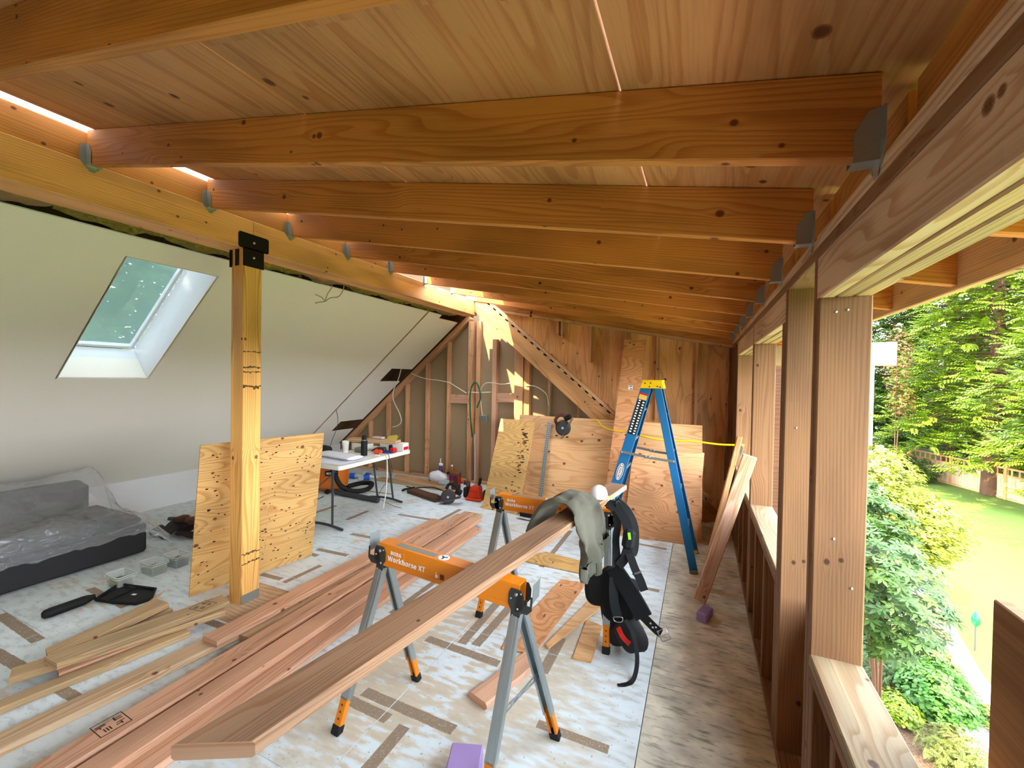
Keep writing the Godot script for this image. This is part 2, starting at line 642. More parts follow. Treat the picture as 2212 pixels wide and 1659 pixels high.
# White-primed subfloor, 2048 px for 6.1 m each way: sawdust, scuffs and the bare strips where walls stood.
func floor_tex() -> ImageTexture:
	var s := 2048
	var big := noise_bytes(91, 512, 512, 0.012, 1, 1, 4)
	var fine := noise_bytes(92, s, s, 0.05, 3, 1, 4)
	var speck := noise_bytes(93, 1024, 1024, 0.22, 1, 1, 2)
	floor_px = PackedByteArray()
	floor_px.resize(s * s * 3)
	for y in s:
		var z := FLOOR_W * (1.0 - (y + 0.5) / s)
		for x in s:
			var wx := FLOOR_X + FLOOR_W * (x + 0.5) / s
			var bn := big[(y >> 2) * 512 + (x >> 2)] / 255.0
			var fn := fine[y * s + x] / 255.0
			var sp := speck[(y >> 1) * 1024 + (x >> 1)] / 255.0
			var v := 0.90 - 0.08 * (bn - 0.3) - 0.07 * (fn - 0.5)
			# sawdust gathers where the cutting was done
			var near := exp(-pow((wx + 1.35) / 0.75, 2.0) - pow((z - 2.5) / 1.2, 2.0))
			var dust := clampf(near * 1.3 * smoothstep(0.42, 0.62, bn * 0.45 + fn * 0.55), 0.0, 0.65)
			dust = maxf(dust, 0.5 * smoothstep(0.60, 0.75, bn) * smoothstep(0.45, 0.6, fn))
			var dark := 0.25 * smoothstep(0.80, 0.88, sp) + 0.06 * smoothstep(0.62, 0.72, fn)
			v *= 1.0 - dark
			var i := (y * s + x) * 3
			floor_px[i] = int(255 * lerpf(v * 0.94, 0.80, dust))
			floor_px[i + 1] = int(255 * lerpf(v * 0.985, 0.71, dust))
			floor_px[i + 2] = int(255 * lerpf(v * 0.995, 0.58, dust))
	for q in [[-1.65, 1.67, -1.38, 1.66], [-1.62, 1.75, -1.05, 1.74], [-1.28, 1.66, -1.28, 1.30], [-1.59, 2.28, -1.06, 2.26], [-1.37, 2.88, -1.36, 2.33], [-1.26, 2.86, -1.27, 2.35], [-0.80, 2.67, -0.80, 2.30], [-4.4, 1.23, -3.76, 1.21], [-3.9, 1.05, -3.49, 1.06]]:
		floor_strip(q, 0.062)
	for q in [[-3.2, 1.07, -2.9, 1.08], [-4.32, 1.67, -3.76, 1.65], [-3.68, 1.69, -3.45, 1.68], [-3.12, 1.79, -2.8, 1.80], [-3.39, 3.44, -3.10, 3.45], [-3.38, 2.99, -3.01, 3.01], [-3.47, 2.88, -3.25, 2.88], [-3.77, 3.75, -3.78, 4.11], [-3.36, 4.18, -2.84, 4.20], [-2.79, 4.21, -2.79, 4.70]]:
		floor_strip(q, 0.055)
	for q in [[-4.30, 3.62, -4.30, 4.10], [-4.65, 4.82, -4.03, 4.85], [-3.72, 5.16, -3.43, 5.15], [-3.37, 2.41, -3.14, 2.42], [-3.07, 2.39, -3.06, 2.75], [-1.28, 3.59, -1.30, 4.6], [-1.99, 2.41, -1.98, 2.95], [-0.93, 2.83, -0.92, 3.2], [-0.65, 4.55, -0.28, 4.53], [-2.1, 3.0, -1.5, 3.0], [-0.7, 1.95, -0.35, 1.95], [-0.55, 3.6, -0.27, 3.6], [-2.6, 4.9, -2.0, 4.9]]:
		floor_strip(q, 0.05)
	return ImageTexture.create_from_image(Image.create_from_data(s, s, false, Image.FORMAT_RGB8, floor_px))


func floor_strip(q: Array, wide: float) -> void:
	var s := 2048
	var k := s / FLOOR_W
	var lo := Vector2(minf(q[0], q[2]) - wide / 2, minf(q[1], q[3]) - wide / 2)
	var hi := Vector2(maxf(q[0], q[2]) + wide / 2, maxf(q[1], q[3]) + wide / 2)
	var along := Vector2(q[2] - q[0], q[3] - q[1]).normalized()
	var len := Vector2(q[2] - q[0], q[3] - q[1]).length()
	for y in range(maxi(0, int((FLOOR_W - hi.y) * k)), mini(s - 1, int((FLOOR_W - lo.y) * k)) + 1):
		for x in range(maxi(0, int((lo.x - FLOOR_X) * k)), mini(s - 1, int((hi.x - FLOOR_X) * k)) + 1):
			var d := Vector2(FLOOR_X + (x + 0.5) / k - q[0], FLOOR_W - (y + 0.5) / k - q[1])
			var a := d.dot(along)
			var b := absf(d.cross(along))
			if a < 0 or a > len or b > wide / 2:
				continue
			var i := (y * s + x) * 3
			var n := float(rng.randi_range(0, 100)) / 100.0
			if n > 0.97:
				continue
			var g := 0.9 + 0.1 * n
			floor_px[i] = int(158 * g)
			floor_px[i + 1] = int(138 * g)
			floor_px[i + 2] = int(116 * g)


# ---------------------------------------------------------------- the setting
const XI := 0.345
const XO := 0.485
const XB := -3.054


func build_floor() -> void:
	var f := struct_root("floor")
	var holes := [Rect2(-3.27, 1.84, 0.37, 0.47)]
	var xs := [-6.3, -5.08, -3.86, -2.64, -1.42, -0.232]
	for i in xs.size() - 1:
		var off := -2.4 + (1.22 if i % 2 == 1 else 0.0)
		var z := off - 2.44
		while z < 6.0:
			var r := Rect2(xs[i], maxf(z, -2.4), xs[i + 1] - xs[i], minf(z + 2.44, 6.1) - maxf(z, -2.4))
			if r.size.y > 0.05:
				for q in cut_rect(r, holes):
					floor_piece("floor_panel", q, 0.0, M.floor, f)
			z += 2.44
	var zz := -2.4
	for len in [2.44, 2.44, 0.78, 2.44, 0.5]:
		floor_piece("bare_panel", Rect2(-0.229, zz, 0.714, len - 0.003), -0.002, M.bare_ply, f)
		zz += len
	floor_piece("post_patch", holes[0], -0.006, M.grey1, f)
	boxed("underlay", V(-2.9, -0.06, 1.85), Vector3(6.9, 0.06, 8.5), M.dark_wood, f)


func cut_rect(r: Rect2, holes: Array) -> Array:
	for h in holes:
		if r.intersects(h):
			var out := []
			var a := r.intersection(h)
			if a.position.x > r.position.x + 0.01:
				out.append(Rect2(r.position.x, r.position.y, a.position.x - r.position.x, r.size.y))
			if a.end.x < r.end.x - 0.01:
				out.append(Rect2(a.end.x, r.position.y, r.end.x - a.end.x, r.size.y))
			if a.position.y > r.position.y + 0.01:
				out.append(Rect2(a.position.x, r.position.y, a.size.x, a.position.y - r.position.y))
			if a.end.y < r.end.y - 0.01:
				out.append(Rect2(a.position.x, a.end.y, a.size.x, r.end.y - a.end.y))
			return out
	return [r.grow_individual(-0.001, -0.001, -0.001, -0.001)]


func floor_piece(called: String, r: Rect2, y: float, m: Material, parent: Node) -> void:
	var g := Geo.new()
	if m == M.floor:
		g.uvs = Vector2(1.0 / FLOOR_W, 1.0 / FLOOR_W)
		g.uvo = Vector2(1, 1)
	elif m == M.bare_ply:
		g.uvs = Vector2(1.0 / 1.2, 1.0 / 2.4)
	g.cbox(V(r.get_center().x, y - 0.012, r.get_center().y), Vector3(r.size.x, 0.024, r.size.y), 0.0012)
	shape(called, g, m, parent)


func build_right_wall() -> void:
	var w := struct_root("wall_right", V(XI, 0, 2))
	root_right = w
	var xc := (XI + XO) / 2
	var up := Vector3.RIGHT
	lumber("bottom_plate", V(xc, 0.019, -2.3), V(xc, 0.019, 5.95), 0.14, 0.038, Vector3.UP, M.jamb2, w)
	lumber("top_plate", V(xc, 2.136, -2.3), V(xc, 2.136, 5.95), 0.14, 0.038, Vector3.UP, M.jamb1, w)
	lumber("top_plate", V(xc, 2.174, -2.3), V(xc, 2.174, 5.95), 0.14, 0.038, Vector3.UP, M.grey0, w)
	var zs := {"stud": [1.703, 2.236, 3.561, 5.04, 5.40, 5.80, 0.50, 0.40, -1.80], "trimmer_stud": [1.665, 2.274, 2.312, 3.523, 5.0, 0.54, 0.36, -1.76]}
	for kind in zs:
		for z in zs[kind]:
			var top := 2.117 if kind == "stud" else 1.977
			lumber(kind, V(xc, 0.038, z + 0.019), V(xc, top, z + 0.019), 0.14, 0.037, V(0, 0, 1), pick("jamb"), w)
	# headers: three plies with a thin gap between
	for span in [[-1.76, 0.40], [0.54, 1.703], [2.274, 3.561], [3.60, 5.04]]:  # first span: added opening behind the camera, lights the left of the room
		var h := Node3D.new()
		h.name = numbered("header", w)
		w.add_child(h, true)
		var x := XI
		for t in [0.044, 0.044, 0.048]:
			lumber("header_ply", V(x + t / 2, 2.047, span[0]), V(x + t / 2, 2.047, span[1]), 0.14, t - 0.003, Vector3.RIGHT, pick("grey") if x == XI else pick("fresh"), h)
			x += t + 0.002
	# sills of two flat plates, with cripple studs under them
	for span in [[-1.72, 0.36], [0.58, 1.665], [2.350, 3.523], [3.60, 5.0]]:  # first span sits in the added light opening out of view
		lumber("sill_plate", V(xc, 0.791, span[0]), V(xc, 0.791, span[1]), 0.142, 0.038, Vector3.UP, M.sill, w)
		lumber("sill_plate", V(xc, 0.752, span[0]), V(xc, 0.752, span[1]), 0.14, 0.037, Vector3.UP, M.jamb0, w)
		var z: float = span[0] + 0.02 if span[0] > 0 else -1.5
		while z < span[1] - 0.05:
			lumber("cripple_stud", V(xc, 0.038, z), V(xc, 0.733, z), 0.14, 0.037, V(0, 0, 1), pick("jamb"), w)
			z += 0.40
		lumber("cripple_stud", V(xc, 0.038, span[1] - 0.021), V(xc, 0.733, span[1] - 0.021), 0.14, 0.037, V(0, 0, 1), pick("jamb"), w)
	# plywood outside, below the sills and past the last window
	for q in [[-2.3, 2.236, 0.0, 0.74], [2.24, 5.0, 0.0, 0.74], [5.002, 6.1, -0.3, 2.19]]:
		boxed("sheathing_panel", V(XO + 0.007, (q[2] + q[3]) / 2, (q[0] + q[1]) / 2), Vector3(0.012, q[3] - q[2], q[1] - q[0]), M.ply_red, w)
	boxed("sheathing_panel", V(XO + 0.007, 2.12, -0.2), Vector3(0.012, 0.13, 3.8), M.ply_pale, w)
	boxed("sheathing_panel", V(XO + 0.007, 1.09, -2.1), Vector3(0.012, 2.19, 0.2), M.ply_pale, w)
	boxed("sheathing_panel", V(XO + 0.007, 1.42, 0.47), Vector3(0.012, 1.35, 0.22), M.ply_pale, w)  # out of view, narrows the nearest window to dim its jamb
	# nail heads in the jambs
	for q in [[0.39, 1.93, 1.665], [0.42, 1.935, 1.665], [0.40, 1.2, 1.665], [0.45, 1.05, 1.665], [0.39, 1.5, 2.236]]:
		var g := Geo.new()
		g.lathe([Vector2(0.0001, 0.003), Vector2(0.004, 0.002), Vector2(0.0045, 0)], 8, Transform3D(Basis(Vector3.RIGHT, -PI / 2).inverse() * Basis(), V(q[0], q[1], q[2] - 0.0005)))
		shape("nail_head", g, M.steel, w)


func roof_y(x: float) -> float:   # underside of the rafters
	return 2.812 - 0.1835 * (x - XB)


func build_roof() -> void:
	var c := struct_root("ceiling", V(-1.4, 2.2, 2))
	root_ceiling = c
	var th := 0.1835
	var z := -1.885
	var k := 0
	while z < 5.6:
		var zc := z + 0.019
		var a := V(XB, roof_y(XB) + 0.094, zc)
		var b := V(XI - 0.002, roof_y(XI) + 0.094, zc)
		lumber("rafter", a, b, 0.038, 0.184, Vector3.UP, M["rafter%d" % (k % 3)], c, 0.003, Vector2(-th, 0), Vector2(-th, 0))
		for s in [[XB, -1.0], [XI, 1.0]]:
			hanger(V(s[0], roof_y(s[0]), zc), s[1], c)
		# rafter tail outside the header, carrying the eave board
		lumber("rafter_tail", V(XO + 0.012, roof_y(XO) + 0.075, zc + 0.44), V(0.90, roof_y(0.90) + 0.075, zc + 0.44), 0.038, 0.14, Vector3.UP, M["rafter%d" % ((k + 1) % 3)], c, 0.003, Vector2(-th, 0), Vector2(-th, 0))
		z += 0.61
		k += 1
	lumber("fascia", V(0.919, 2.165, -2.4), V(0.919, 2.165, 6.2), 0.184, 0.036, Vector3.RIGHT, M.fresh2, c)
	lumber("ledger", V(-3.09, 2.909, -2.3), V(-3.09, 2.909, 3.64), 0.165, 0.038, Vector3.RIGHT, M.rafter1, c)
	# blocking between the rafters above the header
	z = -1.885
	while z < 5.3:
		lumber("blocking", V(0.42, 2.27, z + 0.042), V(0.42, 2.27, z + 0.606), 0.15, 0.038, Vector3.RIGHT, M.rafter2, c)
		z += 0.61
	underlay(-3.31, 0.94, -2.4, 3.66, c)
	underlay(-2.99, 0.94, 3.66, 4.3, c)
	underlay(-2.60, 0.94, 4.3, 5.43, c)
	underlay(-2.99, 0.94, 5.43, 6.2, c)
	# plywood on the rafters: the joints let daylight through
	var strips := [[-2.995, -1.4085], [-1.4025, -0.2185], [-0.2125, 0.94]]
	for i in 3:
		var x0: float = strips[i][0]
		var x1: float = strips[i][1]
		var zz := [-2.4, 0.04, 2.48, 4.3, 6.2] if i == 0 else ([-2.4, 1.26, 3.70, 6.2] if i == 1 else [-2.4, 0.65, 3.09, 6.2])
		for j in zz.size() - 1:
			if i == 0 and j == 3:
				sheath(-2.62, x1, 4.302, 5.43, c)
				sheath(-2.995, x1, 5.432, 6.2, c)
			else:
				sheath(x0, x1, zz[j] + 0.001, zz[j + 1] - 0.001, c)


# White underlay unseen above the plywood, placed to keep sun lines off the floor: the joints glow where daylight comes through it.
func underlay(x0: float, x1: float, z0: float, z1: float, c: Node) -> void:
	var g := Geo.new()
	g.slab([V(x0, roof_y(x0) + 0.207, z0), V(x1, roof_y(x1) + 0.207, z0), V(x1, roof_y(x1) + 0.207, z1), V(x0, roof_y(x0) + 0.207, z1)], Vector3(0, 0.001, 0))
	shape("roof_underlay", g, M.membrane, c)


func sheath(x0: float, x1: float, z0: float, z1: float, c: Node) -> void:
	var g := Geo.new()
	g.uvs = Vector2(1.0 / 1.22, 1.0 / 2.44)
	g.uvo = Vector2(rng.randf(), rng.randf())
	var th := atan(0.1835)
	var len := (x1 - x0) / cos(th)
	# long grain runs along the depth: lay the panel with its u axis along z
	g.uvs = Vector2(1.0 / 2.44, 1.0 / 1.22)
	g.cbox(Vector3.ZERO, Vector3(z1 - z0, 0.015, len), 0.001)
	var dir := V(cos(th), -sin(th), 0)
	var up := V(sin(th), cos(th), 0)
	var xc := (x0 + x1) / 2
	shape("sheathing_panel", g, M.sheathing, c, Transform3D(Basis(V(0, 0, -1), up, dir), V(xc, roof_y(xc) + 0.188 + 0.008, (z0 + z1) / 2)))


# Galvanised joist hanger: seat, two side plates and face flanges; s points into the wall (+1 right, -1 left).
func hanger(at: Vector3, s: float, parent: Node) -> void:
	var g := Geo.new()
	var d := -s * 0.05
	g.cbox(at + V(d / 2, -0.002, 0), Vector3(0.05, 0.002, 0.046), 0)
	for e in [-1.0, 1.0]:
		var z: float = e * 0.0225
		g.slab([at + V(0, -0.002, z), at + V(d, -0.002, z), at + V(d, 0.06, z), at + V(d * 0.5, 0.105, z), at + V(0, 0.11, z)], V(0, 0, e * 0.0015))
		g.slab([at + V(-s * 0.002, -0.02, z), at + V(-s * 0.002, 0.11, z), at + V(-s * 0.002, 0.10, z + e * 0.03), at + V(-s * 0.002, 0.02, z + e * 0.032)], V(-s * 0.0015, 0, 0))
	g.slab([at + V(-s * 0.002, -0.002, -0.0225), at + V(-s * 0.002, -0.002, 0.0225), at + V(-s * 0.002, -0.034, 0.012), at + V(-s * 0.002, -0.034, -0.012)], V(-s * 0.0015, 0, 0))
	shape("joist_hanger", g, M.galv, parent)


func slope(x: float, z: float, off := 0.0) -> Vector3:   # a point on the plasterboard slope, off metres outwards
	return V(x - 0.6459 * off, 2.615 + 0.846 * (x + 3.54) + 0.7634 * off, z)


func slope_piece(called: String, x0: float, x1: float, z0: float, z1: float, m: Material, parent: Node, off := 0.0, t := 0.0125) -> void:
	var g := Geo.new()
	g.slab([slope(x0, z0, off), slope(x1, z0, off), slope(x1, z1, off), slope(x0, z1, off)], slope(0, 0, t) - slope(0, 0))
	shape(called, g, m, parent)


func build_left_slope() -> void:
	var w := struct_root("wall_left", V(-5, 0, 2.5))
	root_left = w
	for q in [[-6.15, -3.54, -2.3, 1.618], [-6.15, -3.54, 2.215, 4.985]]:
		slope_piece("plasterboard_panel", q[0], q[1], q[2], q[3], M.drywall, w)
	slope_piece("plasterboard_panel", -6.15, -4.70, 1.618, 2.215, M.drywall, w)
	slope_piece("plasterboard_panel", -3.68, -3.54, 1.618, 2.215, M.drywall, w)
	# the narrow strip by the gable, with two cut-outs
	slope_piece("plasterboard_strip", -6.15, -3.595, 5.025, 5.37, M.drywall, w)
	for q in [[-6.15, -5.775], [-5.555, -4.735], [-4.485, -3.595]]:
		slope_piece("plasterboard_strip", q[0], q[1], 5.37, 5.88, M.drywall, w)
	slope_piece("plasterboard_strip", -3.595, -3.54, 5.025, 5.34, M.drywall, w)
	# rafters of the old roof, seen in the slot, the cut-outs and the top gap
	var z := -2.0
	while z < 6.0:
		lumber("old_roof_rafter", slope(-6.3, z, 0.11), slope(-3.3, z, 0.11), 0.038, 0.18, slope(0, 0, 1) - slope(0, 0), M.dark_wood, w)
		z += 0.595 if z < 1.4 else (0.72 if z < 1.6 else 0.61)
	lumber("old_roof_rafter", slope(-6.3, 5.005, 0.11), slope(-3.4, 5.005, 0.11), 0.06, 0.18, slope(0, 0, 1) - slope(0, 0), M.old_wood, w)
	lumber("slope_block", slope(-4.45, 5.37, 0.07), slope(-4.45, 5.92, 0.07), 0.038, 0.09, slope(0, 0, 1) - slope(0, 0), M.old_wood, w)
	lumber("slope_block", slope(-5.52, 5.37, 0.07), slope(-5.52, 5.92, 0.07), 0.038, 0.09, slope(0, 0, 1) - slope(0, 0), M.old_wood, w)
	# roof deck above, with the skylight hole left open
	for q in [[-6.9, -3.30, -2.4, 1.603], [-6.9, -3.30, 2.23, 6.1], [-6.9, -4.712, 1.603, 2.23], [-3.668, -3.30, 1.603, 2.23]]:
		slope_piece("roof_deck", q[0], q[1], q[2], q[3], M.dark_wood, w, 0.21, 0.03)
	boxed("closing_board", V(-3.40, 2.87, 1.85), Vector3(0.02, 0.34, 8.4), M.dark_wood, w)  # out of view, closes the ridge gap against daylight
	# knee wall and its skirting
	boxed("knee_wall", V(-6.16, 0.20, 1.85), Vector3(0.02, 0.44, 8.3), M.white_paint, w)
	var win := struct_root("window_1", V(-4.2, 1.64, 1.9))
	var up := slope(0, 0, 1) - slope(0, 0)
	# white lining of the skylight shaft
	var li := 0.36
	for zc in [1.613, 2.220]:
		var g := Geo.new()
		g.slab([slope(-4.705, zc), slope(-3.675, zc), slope(-3.675, zc, li) + V(-0.04, -0.034, 0), slope(-4.705, zc, li)], V(0, 0, 0.01 if zc > 2 else -0.01))
		shape("shaft_lining", g, M.white_paint, win)
	for q in [[-4.70, -1.0], [-3.68, 1.0]]:
		var g := Geo.new()
		var o := 0.0
		g.slab([slope(q[0], 1.615), slope(q[0], 2.218), slope(q[0], 2.218, li * 0.66), slope(q[0], 1.615, li * 0.66)], V(0.01 * q[1], 0, 0))
		shape("shaft_lining", g, M.drywall if q[1] < 0 else M.white_paint, win)
		g = Geo.new()
		g.slab([slope(q[0], 1.615, li * 0.66), slope(q[0], 2.218, li * 0.66), slope(q[0], 2.218, li), slope(q[0], 1.615, li)], V(0.012 * q[1], 0, 0))
		shape("window_frame", g, M.white_paint, win)
	for zc in [1.63, 2.203]:
		lumber("sash_rail", slope(-4.70, zc, li + 0.02), slope(-3.68, zc, li + 0.02), 0.03, 0.04, up, M.white_paint, win)
	for x in [-4.685, -3.695]:
		lumber("sash_rail", slope(x, 1.62, li + 0.02), slope(x, 2.215, li + 0.02), 0.03, 0.04, up, M.white_paint, win)
	var pg := Geo.new()
	pg.slab([slope(-4.70, 1.62, li + 0.03), slope(-3.68, 1.62, li + 0.03), slope(-3.68, 2.215, li + 0.03), slope(-4.70, 2.215, li + 0.03)], up * 0.004)
	shape("pane", pg, M.glass, win)


const ZB := 5.95


func build_back_wall() -> void:
	var w := struct_root("wall_back", V(-2.5, 0, ZB))
	root_back = w
	# old board behind the gable studs, bounded by both old roof slopes; plywood beyond
	var g := Geo.new()
	g.slab([V(-6.6, 0, 6.045), V(0.08, 0, 6.045), V(-3.24, 2.81, 6.045), V(-3.54, 2.62, 6.045), V(-6.6, 0.03, 6.045)], V(0, 0, 0.02))
	shape("gable_board", g, M.gray_board, w)
	var edges := [-3.4, -2.36, -1.14, 0.08, 0.5]
	for i in 4:
		g = Geo.new()
		g.uvs = Vector2(1.0 / 1.22, 1.0 / 2.44)
		g.uvo = Vector2(rng.randf(), rng.randf())
		boxed("wall_panel", V((edges[i] + edges[i + 1]) / 2, 1.5, 6.055 + 0.012), Vector3(3.2, 0.02, edges[i + 1] - edges[i] - 0.002), M.wall_ply, w, 0.001, Basis(Vector3.UP, Vector3.BACK, Vector3.RIGHT))
	boxed("outer_panel", V(-3.0, 1.4, 6.1), Vector3(8, 3.6, 0.02), M.dark_wood, w)
	var dz := V(0, 0, 1)
	# gable studs under the left slope
	for q in [[-5.90, 2], [-5.49, 0], [-5.08, 1], [-4.67, 0], [-4.25, 1], [-3.83, 2]]:
		var x: float = q[0]
		var top := 2.615 + 0.846 * (x + 3.54) - 0.09
		lumber("stud", V(x + 0.019, 0.038, ZB + 0.045), V(x + 0.019, top, ZB + 0.045), 0.038, 0.089, dz, M["stud%d" % q[1]], w, 0.003, Vector2.ZERO, Vector2(0, 0))
	lumber("gable_plate", V(-6.45, 2.615 + 0.846 * (-6.45 + 3.54) - 0.05, ZB + 0.04), V(-3.42, 2.615 + 0.846 * (-3.42 + 3.54) - 0.05, ZB + 0.04), 0.10, 0.085, V(-0.6459, 0.7634, 0), M.stud0, w)
	# the doubled post under the ridge and the studs right of it
	lumber("ridge_stud", V(-3.385, 0.038, ZB + 0.045), V(-3.385, 2.60, ZB + 0.045), 0.089, 0.11, dz, M.stud1, w)
	lumber("ridge_stud", V(-3.27, 0.038, ZB + 0.07), V(-3.27, 2.60, ZB + 0.07), 0.075, 0.06, dz, M.stud0, w)
	lumber("stud", V(-2.96, 0.038, ZB + 0.045), V(-2.96, 2.3, ZB + 0.045), 0.075, 0.089, dz, M.pink0, w)
	lumber("ridge_stud", V(-2.535, 0.038, ZB + 0.03), V(-2.535, 2.15, ZB + 0.03), 0.14, 0.10, dz, M.stud2, w)
	lumber("stud", V(-2.41, 0.038, ZB + 0.045), V(-2.41, 2.05, ZB + 0.045), 0.089, 0.089, dz, M.old_wood, w)
	for x in [-2.05, -1.61, -1.2]:
		lumber("stud", V(x, 0.038, ZB + 0.045), V(x, 0.20 - 0.846 * (x - 0.18) - 0.02, ZB + 0.045), 0.038, 0.089, dz, M.fresh0, w)
	for q in [[-3.83 + 0.038, -3.43, 1.34], [-2.92, -2.605, 1.39]]:
		lumber("blocking", V(q[0], q[2], ZB + 0.045), V(q[1], q[2], ZB + 0.045), 0.14, 0.06, dz, M.pink1, w)
	lumber("bottom_plate", V(-6.4, 0.019, ZB + 0.045), V(-1.0, 0.019, ZB + 0.045), 0.089, 0.038, Vector3.UP, M.stud2, w)
	# the new wall on the right: studs up to a plate that follows the rafters
	for q in [[-2.36, 0], [-1.94, 1], [-1.87, 2], [-1.45, 0], [-0.96, 1], [-0.54, 2], [-0.055, 0], [0.30, 1]]:
		var x: float = q[0]
		var low := maxf(0.04, 0.20 - 0.846 * (x - 0.18) + 0.36)
		lumber("stud", V(x, low, ZB + 0.045), V(x, roof_y(x) - 0.06, ZB + 0.045), 0.038, 0.089, dz, M["stud%d" % q[1]], w)
	lumber("top_plate", V(-3.0, roof_y(-3.0) - 0.045, ZB + 0.045), V(0.345, roof_y(0.345) - 0.045, ZB + 0.045), 0.089, 0.04, V(0.1835, 1, 0), M.stud1, w)
	lumber("end_rafter", V(-3.0, roof_y(-3.0) + 0.08, ZB + 0.045), V(0.485, roof_y(0.485) + 0.08, ZB + 0.045), 0.089, 0.2, V(0.1835, 1, 0), M.rafter2, w)


# Out of view behind the camera: framed end wall, closed so near faces stay dark.
func build_near_end() -> void:
	var w := struct_root("wall_near_unseen", V(-2.5, 0, -2.35))
	for q in [[-6.3, -4.4, 0.0, 3.0], [-4.4, 0.485, 0.0, 3.05]]:
		boxed("sheathing_panel", V((q[0] + q[1]) / 2, (q[2] + q[3]) / 2, -2.42), Vector3(q[1] - q[0], q[3] - q[2], 0.02), M.sheathing, w)
	for x in [-5.6, -5.0, -4.38, -3.8, -3.2, -2.6, -2.0, -1.4, -0.8, -0.2]:
		lumber("stud", V(x, 0, -2.36), V(x, 2.6 if x > -4 else 2.5 + 0.846 * (x + 3.54), -2.36), 0.038, 0.09, V(0, 0, 1), pick("stud"), w)


func build_post_and_beam() -> void:
	var b := thing("ridge_beam", V(-3.16, 2.61, 1.8), "long golden wooden ridge beam resting on the post and carrying the rafters' left ends", "beam")
	lumber("beam_half", V(-3.165, 2.718, -2.3), V(-3.165, 2.718, 2.094), 0.216, 0.222, Vector3.RIGHT, M.beam, b)
	lumber("beam_half", V(-3.165, 2.718, 2.098), V(-3.165, 2.718, 5.53), 0.216, 0.222, Vector3.RIGHT, M.beam, b)
	var p := thing("support_post", V(-3.124, 0, 2.097), "square timber post standing mid-room under the ridge beam with black steel cap", "post")
	lumber("shaft", V(-3.124, -0.004, 2.097), V(-3.124, 2.609, 2.097), 0.14, 0.14, V(0, 0, 1), M.post, p, 0.004)
	boxed("post_base", V(-3.052, 0.028, 2.097), Vector3(0.004, 0.068, 0.138), M.galv, p, 0.001)
	for s in [1.0, -1.0]:
		var x := -3.052 if s > 0 else -3.279
		var g := Geo.new()
		var yy := 2.609
		g.slab([V(x, yy + 0.002, 1.995), V(x, yy + 0.012, 1.985), V(x, yy + 0.105, 1.985), V(x, yy + 0.115, 1.995), V(x, yy + 0.115, 2.205), V(x, yy + 0.105, 2.215), V(x, yy + 0.012, 2.215), V(x, yy + 0.002, 2.205)], V(0.006 * s, 0, 0))
		if s > 0:
			g.slab([V(x, yy + 0.01, 2.018), V(x, yy - 0.125, 2.018), V(x, yy - 0.125, 2.176), V(x, yy + 0.01, 2.176)], V(0.006, 0, 0))
		else:
			g.slab([V(-3.198, yy, 2.018), V(-3.198, yy - 0.125, 2.018), V(-3.198, yy - 0.125, 2.176), V(-3.198, yy, 2.176)], V(-0.006, 0, 0))
		g.cbox(V(-3.124 if s > 0 else -3.19, yy - 0.06, 2.022), Vector3(0.15 if s > 0 else 0.02, 0.12, 0.004) * Vector3(0.25 if s > 0 else 1.0, 1, 1), 0)
		var cap := shape("post_cap", g, M.black_steel, p)
		if s > 0:
			for q in [yy + 0.055, yy - 0.055]:
				var h := Geo.new()
				h.lathe([Vector2(0.0001, 0.006), Vector2(0.008, 0.005), Vector2(0.009, 0)], 6, Transform3D(Basis(Vector3.BACK, -PI / 2), V(x + 0.006, q, 2.097)))
				shape("bolt_head", h, M.steel, cap)
	# fibreglass batts showing between the beam and the plasterboard, part of the slope's build-up
	var fn := FastNoiseLite.new()
	fn.seed = 5
	fn.frequency = 0.06
	var z0 := 0.05
	for i in 10:
		var rows := []
		for j in 17:
			var zt := z0 + 0.56 * j / 16.0
			var ring := []
			for k in 12:
				var a := TAU * k / 12
				var wob := 1.0 + 0.8 * fn.get_noise_3d(zt * 160.0, k * 22.0, i * 40.0)
				var squeeze := 0.3 + 0.7 * sin(PI * (j + 0.6) / 17.2)
				var c := V(-3.425 + 0.03 * fn.get_noise_2d(zt * 90.0, i * 10.0), 2.655 + 0.022 * fn.get_noise_2d(zt * 120.0, i * 10.0 + 50.0), zt)
				ring.append(c + V(0.085 * cos(a), 0.046 * sin(a), 0) * wob * squeeze)
			rows.append(ring)
		var g := Geo.new()
		g.grid(rows, true, false, true, 2.0, 1.0)
		shape("insulation_batt", g, M.batt if i % 4 != 1 else M.batt_brown, root_left)
		z0 += 0.55
	# smudged ink bands on the post's inner face
	for q in [[1.86, 0.012], [1.745, 0.018], [1.71, 0.014], [1.60, 0.03], [0.36, 0.02], [0.29, 0.016]]:
		var g := Geo.new()
		for j in 9:
			g.cbox(V(-3.0535, q[0] + rng.randf_range(-0.3, 0.3) * q[1], 2.035 + j * 0.0155), Vector3(0.0008, q[1] * rng.randf_range(0.3, 0.9), 0.014), 0)
		shape("ink_smudge", g, mat(Color(0.36, 0.26, 0.14), 0.8), p).set_meta("kind", "stuff")


# ---------------------------------------------------------------- loose lumber on the floor
func board(x0: float, z0: float, x1: float, z1: float, bottom: float, w: float, t: float, m: Material, label: String, group := "", e := 0.005, ca := 0.0, y1 := -1.0) -> MeshInstance3D:
	var yb := bottom if y1 < 0 else y1
	var o := lumber("board", V(x0, bottom + t / 2, z0), V(x1, yb + t / 2, z1), w, t, Vector3.UP, m, self, e, Vector2(0, ca), Vector2.ZERO)
	tag(o, label, "board", group)
	return o


